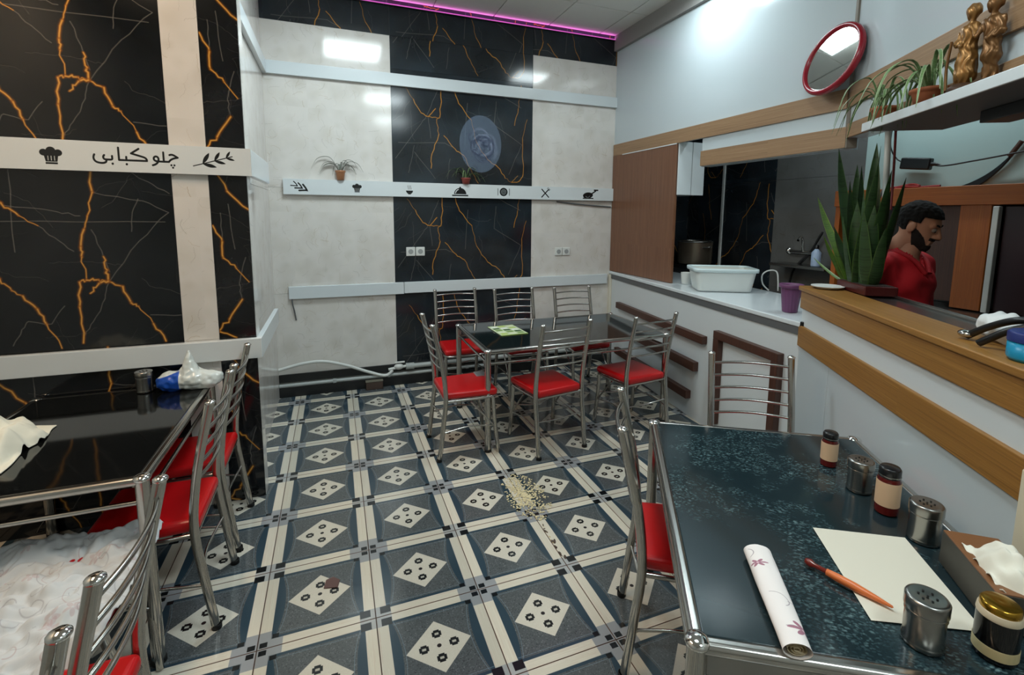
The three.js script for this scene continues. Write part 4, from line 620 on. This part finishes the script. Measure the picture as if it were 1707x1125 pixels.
{
  const t = thing('glass_jar', 'black jar with a golden lid and cream bands in the right foreground', 'jar', [1.665, TOP, 4.14]);
  obj('body', lathe([[0, 0], [0.034, 0], [0.038, 0.005], [0.038, 0.1], [0.034, 0.108], [0, 0.108]], 36), std(0x0d0d0e, 0.12), t);
  obj('label_band', lathe([[0.0384, 0.012], [0.039, 0.0125], [0.039, 0.035], [0.0384, 0.0355]], 36), std(0xc9b98c, 0.5), t);
  obj('neck_band', lathe([[0.0384, 0.096], [0.039, 0.098], [0.0375, 0.11], [0.033, 0.112], [0.032, 0.11]], 36), std(0xcdbfa4, 0.4), t);
  obj('lid', lathe([[0.0335, 0.108], [0.035, 0.11], [0.035, 0.122], [0.031, 0.127], [0.012, 0.129], [0, 0.128]], 36), std(0xa8822e, 0.2, 0.9), t);
  const p = thing('paper_sheet', 'blank cream paper sheet under the orange pen on the near table', 'paper', [0, 0, 0]);
  const A = [1.688, 3.687], B = [1.904, 3.818], C = [1.715, 4.1], D = [1.501, 3.985];
  obj('sheet', sheet((u, v) => [(A[0] * (1 - u) + B[0] * u) * (1 - v) + (D[0] * (1 - u) + C[0] * u) * v, TOP + 0.0025 + 0.002 * Math.sin(u * 3) * Math.sin(v * 3.1), (A[1] * (1 - u) + B[1] * u) * (1 - v) + (D[1] * (1 - u) + C[1] * u) * v], 12, 16, 0.0012), std(0xd9d4c4, 0.75), p);
  const pen = thing('pen', 'orange pen with a clear red end lying across the paper sheet', 'pen', [1.549, TOP + 0.013, 3.888], Math.atan2(1.576 - 1.521, 3.985 - 3.791)); pen.scale.set(1.25, 1.25, 1);
  obj('barrel', new THREE.LatheGeometry([[0, -0.045], [0.0075, -0.045], [0.009, -0.02], [0.0095, 0.02], [0.006, 0.07], [0.0028, 0.1], [0, 0.103]].map((p_) => new THREE.Vector2(...p_)), 6).rotateX(Math.PI / 2), std(0xd8743c, 0.35), pen);
  obj('cap', new THREE.LatheGeometry([[0, -0.1], [0.006, -0.098], [0.009, -0.085], [0.005, -0.075], [0.005, -0.045], [0, -0.045]].map((p_) => new THREE.Vector2(...p_)), 14).rotateX(Math.PI / 2), new THREE.MeshPhysicalMaterial({ color: 0x8a2b20, roughness: 0.1, transmission: 0.4, thickness: 0.005 }), pen);
  const nt = canvas(256, 768, (x, w, h) => { x.fillStyle = '#ece6e4'; x.fillRect(0, 0, w, h); const fl = (cx, cy, r) => { x.fillStyle = 'rgba(150,92,112,0.85)'; for (let i = 0; i < 6; i++) { const a = i * 1.047; x.beginPath(); x.ellipse(cx + Math.cos(a) * r * 0.6, cy + Math.sin(a) * r * 0.6, r * 0.5, r * 0.2, a, 0, 7); x.fill(); } x.fillStyle = '#e2c9cf'; x.beginPath(); x.arc(cx, cy, r * 0.16, 0, 7); x.fill(); }; fl(90, 110, 46); fl(150, 600, 30); fl(230, 330, 28); fl(30, 420, 22); x.strokeStyle = 'rgba(120,105,115,0.6)'; x.lineWidth = 3; for (const [a, b, r] of [[120, 60, 60], [90, 230, 70], [160, 300, 60], [120, 470, 70], [60, 650, 60], [200, 700, 50]]) { x.beginPath(); x.arc(a, b, r, rr(0, 3), rr(3.5, 5)); x.stroke(); } });
  const n = thing('rolled_napkin', 'rolled white paper napkin with pink flower print on the near table', 'napkin', [1.332, TOP + 0.019, 3.862], Math.atan2(1.246 - 1.418, 3.998 - 3.727));
  const ng = new THREE.CylinderGeometry(0.03, 0.036, 0.32, 30, 12, true).rotateX(Math.PI / 2).scale(1, 0.66, 1); { const q = ng.attributes.position; for (let i = 0; i < q.count; i++) { const k = 1 + 0.05 * N(q.getX(i) * 60, q.getY(i) * 60, q.getZ(i) * 14); q.setX(i, q.getX(i) * k); q.setY(i, Math.max(-0.0185, q.getY(i) * k * 0.95)); } ng.computeVertexNormals(); }
  obj('roll', ng, mapped(nt, 0.85, 0, { side: THREE.DoubleSide }), n);
  obj('inner_roll', [0.02, 0.013, 0.007].map((r) => new THREE.CylinderGeometry(r, r, 0.312, 20, 1, true).rotateX(Math.PI / 2).scale(1, 0.66, 1)), std(0xd9c9a8, 0.9, 0, { side: THREE.DoubleSide }), n);
  const tb = thing('tissue_box', 'brown tissue box with a cream tissue at the right of the near table', 'tissue box', [1.888, TOP, 3.914], BEND - 0.12);
  obj('box', [rspan(0, 0.24, 0, 0.094, -0.125, 0, 0.003)], std(0x3f3e38, 0.5), tb);
  obj('top_panel', uvBy(rspan(0.001, 0.239, 0.092, 0.0965, -0.124, -0.001, 0.002), (x, y, z) => [x, z]), std(0x7a5030, 0.45), tb);
  obj('tissue', sheet((u, v) => { const a = (u - 0.5) * 2, b = (v - 0.5) * 2, r = Math.min(1, Math.hypot(a, b)); return [0.15 + a * 0.085, 0.098 + 0.055 * (1 - r * r) + 0.012 * N(a * 3, b * 3) + 0.006 * Math.sin(a * 9 + b * 4), -0.068 + b * 0.055]; }, 30, 24, 0.003), std(0xe3e0d2, 0.9), tb);
}
// ---------------------------------------------------------------- on the middle table
{
  const t = thing('menu', 'green and yellow printed menu lying on the middle table', 'menu', [1.655, TOP, 0.95], 0.05);
  const mt = canvas(256, 360, (x, w, h) => { x.fillStyle = '#c9d8b0'; x.fillRect(0, 0, w, h); for (let i = 0; i < 5; i++) for (let j = 0; j < 3; j++) { x.fillStyle = ['#e6ebe2', '#7f9c52', '#b9cc6a', '#40603a', '#dfe6c6'][(i * 3 + j * 2) % 5]; x.fillRect(14 + j * 80, 20 + i * 66, 64, 48); } x.fillStyle = '#9db45a'; x.fillRect(0, 0, w, 12); x.fillRect(0, h - 12, w, 12); });
  obj('sheet', uvBy(rspan(-0.115, 0.115, 0, 0.004, -0.165, 0.165, 0.001), (x, y, z) => [x / 0.23 + 0.5, 0.5 - z / 0.33]), mapped(mt, 0.3), t);
}
// ---------------------------------------------------------------- on and by the left table
{
  const t = thing('plastic_bag', 'blue and white plastic packet with a pointed top on the left table', 'packet', [-0.42, TOP, 1.645]);
  const f0 = (x, y, z) => { const d = blend([ell([-0.07, 0.05, 0], [0.075, 0.055, 0.05]), ell([0.06, 0.045, 0], [0.1, 0.052, 0.052]), cap([0.01, 0.06, 0], [0.005, 0.2, -0.01], 0.055, 0.008), cap([0.1, 0.04, 0], [0.15, 0.06, 0], 0.035, 0.012)], 0.03)(x, y, z); return Math.max(d + 0.006 * N(x * 40, y * 40, z * 40), -y); };
  obj('wrapper', sdf(f0, [-0.17, -0.02, -0.07], [0.18, 0.24, 0.07], 64), new THREE.MeshPhysicalMaterial({ color: 0xd2dad8, roughness: 0.25, clearcoat: 0.5 }), t);
  obj('blue_print', sdf((x, y, z) => Math.max(f0(x, y, z) - 0.0025, x + 0.035, y - 0.098 - (x + 0.06) * 0.3), [-0.17, -0.02, -0.07], [-0.02, 0.14, 0.07], 52), std(0x1850b4, 0.3), t);
  const n = thing('napkin_heap', 'crumpled off-white napkins in a heap at the left edge of the left table', 'napkins', [-1.0, TOP, 2.2]); n.scale.set(0.82, 0.8, 0.82);
  obj('heap', sheet((u, v) => { const a = (u - 0.5) * 2, b = (v - 0.5) * 2, r = Math.min(1, Math.hypot(a * (1 + 0.15 * N(b * 4, 1)), b * (1 + 0.2 * N(a * 4, 2)))); const k = 1 + 0.18 * N(Math.atan2(b, a) * 1.7, 3); return [a * 0.21 * k, 0.006 + 0.15 * Math.pow(Math.max(0, 1 - r * r), 0.6) * (0.9 + 0.7 * N(a * 2.4, b * 2.4)) + (0.05 * Math.abs(N(a * 4, b * 4, 4)) + 0.02 * Math.abs(N(a * 9, b * 9))) * (1 - r * r) , b * 0.27 * k]; }, 46, 46, 0.005), std(0xdcd9c9, 0.9), n);
  const s = thing('stool', 'low steel stool under the printed cloth beside the left table', 'stool', [-0.55, 0, 2.77]);
  for (const a of [-1, 1]) for (const b of [-1, 1]) obj('leg', tube([[a * 0.19, 0.43, b * 0.19], [a * 0.205, 0.2, b * 0.14 + 0.0], [a * 0.225, 0.004, b * 0.11]], 0.0135, 12, 10), M.chrome, s);
  obj('seat_frame', [rspan(-0.21, 0.21, 0.425, 0.445, -0.21, 0.21, 0.006)], M.steel, s); obj('seat', rb(0.41, 0.035, 0.41, 0.015, 0, 0.462, 0), M.red, s);
  for (const b of [-1, 1]) obj('brace', rod([0.2, 0.24, b * 0.13], [-0.2, 0.4, b * 0.17], 0.009), M.steel, s);
  const ct = canvas(768, 768, (x, w, h) => { x.fillStyle = '#c6c8c9'; x.fillRect(0, 0, w, h); for (let i = 0; i < 80; i++) { x.strokeStyle = rnd() < 0.3 ? 'rgba(150,100,103,0.25)' : 'rgba(120,118,125,0.3)'; x.lineWidth = rr(1.5, 4); x.beginPath(); x.arc(rr(0, w), rr(0, h), rr(12, 46), rr(0, 6), rr(2, 6) + 3); x.stroke(); } for (let i = 0; i < 26; i++) { x.fillStyle = `rgba(${rnd() < 0.5 ? '165,105,105' : '140,140,150'},0.2)`; const cx = rr(0, w), cy = rr(0, h); for (let k = 0; k < 5; k++) { x.beginPath(); x.ellipse(cx + 14 * Math.cos(k * 1.257), cy + 14 * Math.sin(k * 1.257), 11, 6, k * 1.257, 0, 7); x.fill(); } } });
  const c = tag(obj('tablecloth', sheet((u, v) => { const ex = Math.min(u, 1 - u) * 0.78, ez = Math.min(v, 1 - v) * 0.8, e = Math.min(ex, ez); const x = -1.0 + u * 0.68 + 0.02 * N(v * 5, 7), z = 2.47 + v * 0.68 + 0.03 * N(u * 4, 9); return [x, 0.5 + 0.03 * N(u * 4.5, v * 4.5, 3) + 0.055 * Math.abs(N(u * 7, v * 9, 5)) + 0.03 * Math.abs(N(u * 15, v * 12, 8)) - 0.012 - (e < 0.04 ? (0.04 - e) * 0.5 : 0), z]; }, 100, 100, 0.004), mapped(ct, 0.85)), 'crumpled white cloth with grey and pink print spread over stool and seats', 'cloth');
}
// ---------------------------------------------------------------- on the floor
{
  const gs = []; for (let i = 0; i < 620; i++) { const a = rr(0, 6.28), r = Math.pow(rnd(), 1.1) * 0.17, x = 1.38 + r * Math.cos(a) * 0.75, z = 2.08 + r * Math.sin(a) * 1.5; gs.push(new THREE.SphereGeometry(0.0055, 5, 4).scale(1, 0.35, rr(0.6, 1.7)).rotateY(rr(0, 3)).translate(x, 0.003, z)); }
  const c = tag(obj('food_crumbs', gs, std(0xd8c9a0, 0.8)), 'scattered pale crumbs on the floor in front of the middle table', 'crumbs'); c.userData.kind = 'stuff';
  const s = new THREE.Shape(); s.moveTo(-0.03, -0.02); s.lineTo(0.03, -0.035); s.lineTo(0.04, 0.01); s.lineTo(0.01, 0.04); s.lineTo(-0.02, 0.03);
  tag(obj('paper_scrap', new THREE.ExtrudeGeometry(s, { depth: 0.004, bevelEnabled: false }).rotateX(-Math.PI / 2).translate(0.27, 0.001, 2.43), std(0x5c4440, 0.8)), 'small brown scrap lying on a cream floor diamond', 'scrap');
}

// ---------------------------------------------------------------- the man in red
{
  const t = thing('person', 'dark haired bearded man in a red polo shirt standing behind the bar, looking down', 'person', [3.4, 0, 2.84], 0.05);
  const skin = std(0xc08a6e, 0.55);
  const S = 0.985, bones = [
    cap([0, 1.0, 0], [0, 1.2, 0.0], 0.135, 0.13), cap([-0.06, 1.33, 0], [0.06, 1.33, 0], 0.125, 0.125), cap([-0.165, 1.43, -0.01], [0.165, 1.43, -0.01], 0.062, 0.062), cap([0, 1.44, 0.0], [0, 1.57, 0.045], 0.062, 0.054),
    ...[-1, 1].flatMap((s) => [cap([s * 0.195, 1.425, -0.01], [s * 0.235, 1.14, 0.0], 0.054, 0.042), cap([s * 0.235, 1.14, 0.0], [s * 0.2, 0.92, 0.16], 0.04, 0.028), cap([s * 0.09, 0.95, 0], [s * 0.1, 0.5, 0.01], 0.095, 0.062), cap([s * 0.1, 0.5, 0.01], [s * 0.1, 0.09, -0.02], 0.06, 0.042), cap([s * 0.1, 0.05, -0.03], [s * 0.11, 0.03, 0.13], 0.042, 0.032)])];
  const torso = blend(bones, 0.05);
  const body = sdf(torso, [-0.36, 0.0, -0.2], [0.36, 1.66, 0.26], 116);
  // hands: palm, four fingers of unequal length, a thumb from the side of the palm
  const hands = [-1, 1].map((s) => { const w = V(s * 0.2, 0.92, 0.16), f = V(-s * 0.12, -0.5, 0.86).normalize(), side = V(-s, 0, -0.1).normalize(), P = (a, b, c = 0) => { const q = w.clone().addScaledVector(f, a).addScaledVector(side, b); return [q.x, q.y - c, q.z]; };
    const fs = [cap(P(0.0, 0), P(0.085, 0), 0.026, 0.032), cap(P(0.05, 0.024), P(0.085, 0.024), 0.02, 0.014), cap(P(0.05, -0.024), P(0.085, -0.024), 0.02, 0.014)];
    [[0.03, 0.062], [0.01, 0.075], [-0.011, 0.07], [-0.031, 0.055]].forEach(([b, l]) => { fs.push(cap(P(0.085, b), P(0.085 + l * 0.5, b * 1.1, 0.012), 0.0095, 0.009), cap(P(0.085 + l * 0.5, b * 1.1, 0.012), P(0.085 + l, b * 1.1, 0.045), 0.009, 0.0075)); });
    fs.push(cap(P(0.025, 0.03), P(0.06, 0.062, 0.01), 0.014, 0.011), cap(P(0.06, 0.062, 0.01), P(0.095, 0.066, 0.022), 0.011, 0.008));
    const c = P(0.07, 0); return sdf(blend(fs, 0.008), [c[0] - 0.13, c[1] - 0.15, c[2] - 0.13], [c[0] + 0.13, c[1] + 0.13, c[2] + 0.13], 84); });
  // head in its own frame, tilted down and turned
  const hc = (fn) => fn, head = blend([ell([0, 0.03, -0.012], [0.076, 0.096, 0.096]), ell([0, -0.045, 0.022], [0.056, 0.068, 0.064]), cap([0, -0.088, 0.06], [0, -0.094, 0.066], 0.022, 0.02), cap([0, -0.06, -0.02], [0, -0.14, -0.05], 0.055, 0.055)], 0.03);
  const nose = blend([cap([0, 0.018, 0.084], [0, -0.022, 0.104], 0.009, 0.014), ell([0.012, -0.026, 0.092], [0.01, 0.009, 0.012]), ell([-0.012, -0.026, 0.092], [0.01, 0.009, 0.012])], 0.01);
  const brow = cap([-0.042, 0.034, 0.07], [0.042, 0.034, 0.07], 0.012, 0.012), lips = blend([cap([-0.02, -0.054, 0.082], [0.02, -0.054, 0.082], 0.007, 0.007), cap([-0.016, -0.066, 0.08], [0.016, -0.066, 0.08], 0.007, 0.007)], 0.004), ears = blend([-1, 1].map((s) => ell([s * 0.078, 0.0, -0.012], [0.012, 0.032, 0.02])), 0.004);
  const sock = blend([-1, 1].map((s) => ell([s * 0.031, 0.012, 0.088], [0.016, 0.01, 0.014])), 0.002);
  const headF = (x, y, z) => { let d = smin(head(x, y, z), nose(x, y, z), 0.014); d = smin(d, brow(x, y, z), 0.016); d = smin(d, lips(x, y, z), 0.006); d = smin(d, ears(x, y, z), 0.008); return Math.max(d, -sock(x, y, z)); };
  const headM = new THREE.Matrix4().compose(V(0.0, 1.655, 0.07), new THREE.Quaternion().setFromEuler(new THREE.Euler(0.34, 0.16, 0, 'YXZ')), V(1, 1, 1));
  const hg = sdf(headF, [-0.11, -0.15, -0.13], [0.11, 0.14, 0.13], 92).applyMatrix4(headM);
  const b = obj('body', mergeGeometries([body, ...hands, hg]), skin, t);
  const hair = (x, y, z) => { const n = 0.004 * N(x * 60, y * 60, z * 60); const d = ell([0, 0.045, -0.018], [0.089, 0.1, 0.108])(x, y, z) + n; const face = Math.max(z - 0.052 + (y - 0.06) * 0.35, y - 0.088); const low = -(y + 0.06 + z * 0.35); return Math.max(d, -Math.max(-(z - 0.03), y - 0.078) > 0 ? d : d, low, z > 0.02 ? Math.min(1, 0.066 - y + (z - 0.02) * 0.1) : -1, (Math.abs(x) > 0.064 && z > -0.035) ? 0.03 - y : -1); };
  obj('hair', sdf(hair, [-0.12, -0.1, -0.15], [0.12, 0.17, 0.12], 80).applyMatrix4(headM), std(0x080706, 0.95), b);
  const beard = (x, y, z) => { const a = Math.abs(x); const jaw = y + 0.078 - Math.max(0, a - 0.03) * 1.75, tache = Math.max(a - 0.03, y + 0.034, -0.05 - y); return Math.max(headF(x, y, z) - 0.0035 - 0.0015 * N(x * 120, y * 120, z * 120), Math.min(jaw, tache), -lips(x, y, z) + 0.002, 0.004 - z - (y + 0.05) * 0.3, y < -0.118 ? 1 : -1, a > 0.074 ? 1 : -1); };
  obj('beard', sdf(beard, [-0.1, -0.13, -0.02], [0.1, 0.02, 0.13], 80).applyMatrix4(headM), std(0x1d1512, 0.95), b);
  for (const s of [-1, 1]) { const e = obj('eye', ball(0.0125, s * 0.031, 0.011, 0.077).applyMatrix4(headM), std(0x8d837c, 0.3), b); const ir = obj('eyebrow', tube([[s * 0.014, 0.034, 0.086], [s * 0.032, 0.04, 0.083], [s * 0.052, 0.032, 0.07]], 0.0048, 10, 6).applyMatrix4(headM), std(0x0d0b0a, 0.8), b); obj('iris', ball(0.0068, s * 0.031, 0.006, 0.0855, 1, 1, 0.5).applyMatrix4(headM), std(0x1a0f0a, 0.2), b); }
  const shirtBones = [cap([0, 0.92, 0], [0, 1.2, 0.0], 0.158, 0.148), cap([-0.06, 1.33, 0], [0.06, 1.33, 0], 0.14, 0.14), cap([-0.165, 1.43, -0.01], [0.165, 1.43, -0.01], 0.076, 0.076), cap([0, 1.45, 0], [0, 1.5, 0.02], 0.085, 0.074), ...[-1, 1].map((s) => cap([s * 0.195, 1.425, -0.01], [s * 0.232, 1.17, 0.0], 0.07, 0.066))];
  const sb = blend(shirtBones, 0.05);
  const shirt = (x, y, z) => { const d = sb(x, y, z) + 0.006 * Math.sin(y * 38 + x * 22 + 3 * N(x * 6, y * 6, z * 6)) * N(x * 7 + 3, y * 7, z * 7) * 1.6; const neck = cap([0, 1.46, 0.012], [0, 1.6, 0.055], 0.068, 0.07)(x, y, z); const v = Math.max(Math.abs(x) - (y - 1.36) * 0.35, 1.37 - y, 0.02 - z); return Math.max(d, -neck, -v, 0.9 - y, (Math.abs(x) > 0.185) ? 1.17 - y : -1); };
  const sh = obj('shirt', sdf(shirt, [-0.34, 0.88, -0.2], [0.34, 1.56, 0.22], 100), std(0xc0131e, 0.75), b);
  obj('collar', [-1, 1].map((s) => tube([[s * 0.0, 1.5, -0.068], [s * 0.06, 1.515, -0.03], [s * 0.078, 1.51, 0.03], [s * 0.05, 1.46, 0.1], [s * 0.02, 1.4, 0.132]], 0.0135, 20, 8)), std(0xa8101a, 0.75), sh);
  const leg = blend([cap([0, 0.98, 0], [0, 0.9, 0], 0.15, 0.15), ...[-1, 1].flatMap((s) => [cap([s * 0.09, 0.92, 0], [s * 0.1, 0.5, 0.01], 0.108, 0.08), cap([s * 0.1, 0.5, 0.01], [s * 0.1, 0.08, -0.02], 0.078, 0.066)])], 0.04);
  obj('trousers', sdf((x, y, z) => Math.max(leg(x, y, z), y - 0.98, 0.06 - y), [-0.3, 0.03, -0.2], [0.3, 1.02, 0.2], 76), std(0x1d222b, 0.85), b);
  for (const s of [-1, 1]) obj('shoe', sdf((x, y, z) => Math.max(blend([ell([s * 0.1, 0.05, -0.03], [0.05, 0.055, 0.06]), cap([s * 0.1, 0.045, 0], [s * 0.112, 0.035, 0.14], 0.048, 0.04)], 0.03)(x, y, z), -y), [s * 0.1 - 0.09, -0.01, -0.12], [s * 0.1 + 0.09, 0.12, 0.2], 40), M.black, b);
}
renderer.render(scene, camera);
